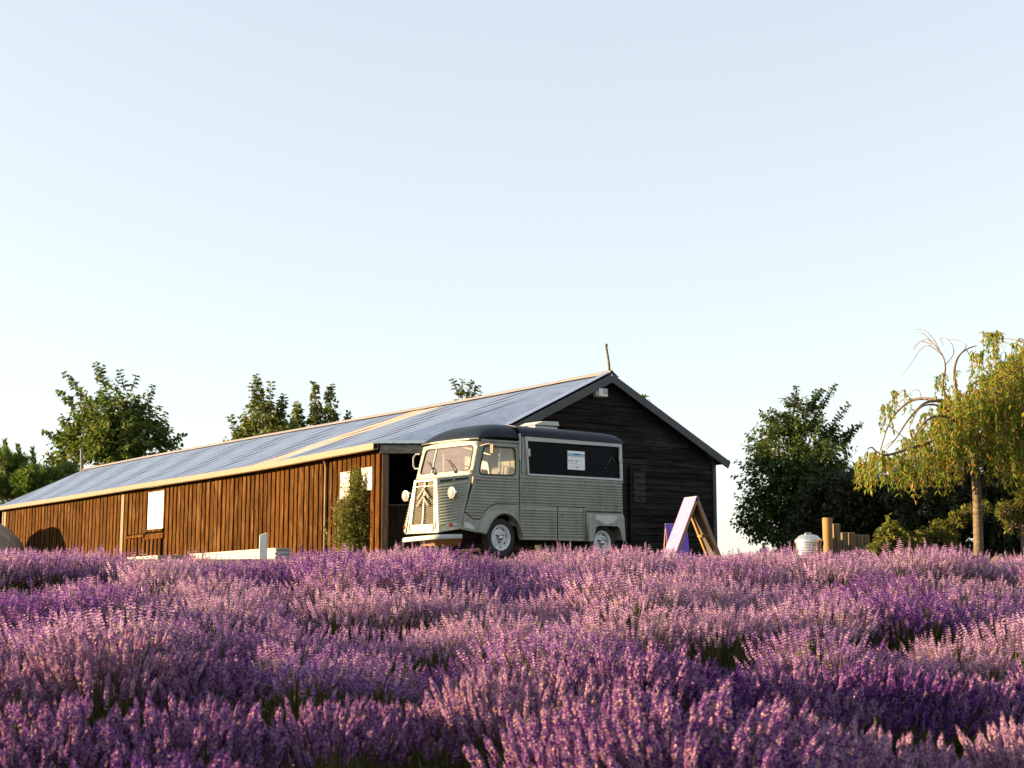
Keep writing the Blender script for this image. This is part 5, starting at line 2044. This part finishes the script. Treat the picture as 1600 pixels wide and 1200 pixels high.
for i in range(-3, 14):
    for j in range(-70, 70):
        p = org + nv * (i * 1.66 + rr.gauss(0, 0.09)) + dirv * (j * 0.52 + rr.gauss(0, 0.10) + (0.28 if i % 2 else 0))
        if not (3.6 < p.y < 19.2):
            continue
        if abs(p.x) > 0.40 * p.y + 2.4:
            continue
        s = rr.uniform(0.84, 1.14) * (0.8 if rr.random() < 0.15 else 1)
        s *= 1 + 0.10 * math.sin(p.x * 1.1 + i * 1.7) + 0.05 * math.sin(p.x * 2.9 + i)
        if p.y > 11:
            pxx = 800 + FPX * p.x / p.y
            top = EYE + (915 - float(np.interp(pxx, LPX, LPY)) - 5) / FPX * p.y
            s = max(0.6, min(s * (1.08 if p.y < 15 else 1.3), (top - ground_z(p.x, p.y)) / 0.56))
        pts.append((p.x, p.y, ground_z(p.x, p.y) - 0.03))
        rot.append((rr.gauss(0, .06), rr.gauss(0, .06), rr.uniform(0, 6.28)))
        scl.append(s)
        tone = 0.58 + 0.30 * math.sin(p.x * 0.9 + i * 2.1) + 0.25 * math.sin(p.x * 0.37 - i * 1.3) + 0.12 * (p.x / max(2, p.y)) + 0.026 * (p.y - 10) + rr.gauss(0, 0.16)
        k = min(2, max(0, int(tone * 3))) * 2 + rr.randrange(2)
        idx.append(k if p.y < 8.5 else 6 + k)
me = bpy.data.meshes.new('lavender')
me.from_pydata(pts, [], [])
at_ = me.attributes.new('rot', 'FLOAT_VECTOR', 'POINT')
at_.data.foreach_set('vector', [c for r_ in rot for c in r_])
at_ = me.attributes.new('scl', 'FLOAT', 'POINT')
at_.data.foreach_set('value', scl)
at_ = me.attributes.new('idx', 'INT', 'POINT')
at_.data.foreach_set('value', idx)
lav = link('lavender', me)
tag(lav, 'rows of flowering purple lavender filling the field in front of the barn', None, None, 'stuff')
ng = bpy.data.node_groups.new('lavender_rows', 'GeometryNodeTree')
ng.interface.new_socket('Geometry', in_out='INPUT', socket_type='NodeSocketGeometry')
ng.interface.new_socket('Geometry', in_out='OUTPUT', socket_type='NodeSocketGeometry')
N, L = ng.nodes, ng.links
gi, go = N.new('NodeGroupInput'), N.new('NodeGroupOutput')
iop = N.new('GeometryNodeInstanceOnPoints')
iop.inputs['Pick Instance'].default_value = True
jn = N.new('GeometryNodeJoinGeometry')
for pr in reversed(protos):                   # join stacks the last link first
    oi = N.new('GeometryNodeObjectInfo')
    oi.inputs['Object'].default_value = pr
    oi.inputs['As Instance'].default_value = False
    g2 = N.new('GeometryNodeGeometryToInstance')
    L.new(oi.outputs['Geometry'], g2.inputs[0])
    L.new(g2.outputs[0], jn.inputs[0])


def named(nm, ty):
    n_ = N.new('GeometryNodeInputNamedAttribute')
    n_.data_type = ty
    n_.inputs['Name'].default_value = nm
    return n_.outputs['Attribute']


L.new(gi.outputs[0], iop.inputs['Points'])
L.new(jn.outputs[0], iop.inputs['Instance'])
L.new(named('idx', 'INT'), iop.inputs['Instance Index'])
e2r = N.new('FunctionNodeEulerToRotation')
L.new(named('rot', 'FLOAT_VECTOR'), e2r.inputs[0])
L.new(e2r.outputs[0], iop.inputs['Rotation'])
L.new(named('scl', 'FLOAT'), iop.inputs['Scale'])
L.new(iop.outputs[0], go.inputs[0])
lm = lav.modifiers.new('rows', 'NODES')
lm.node_group = ng
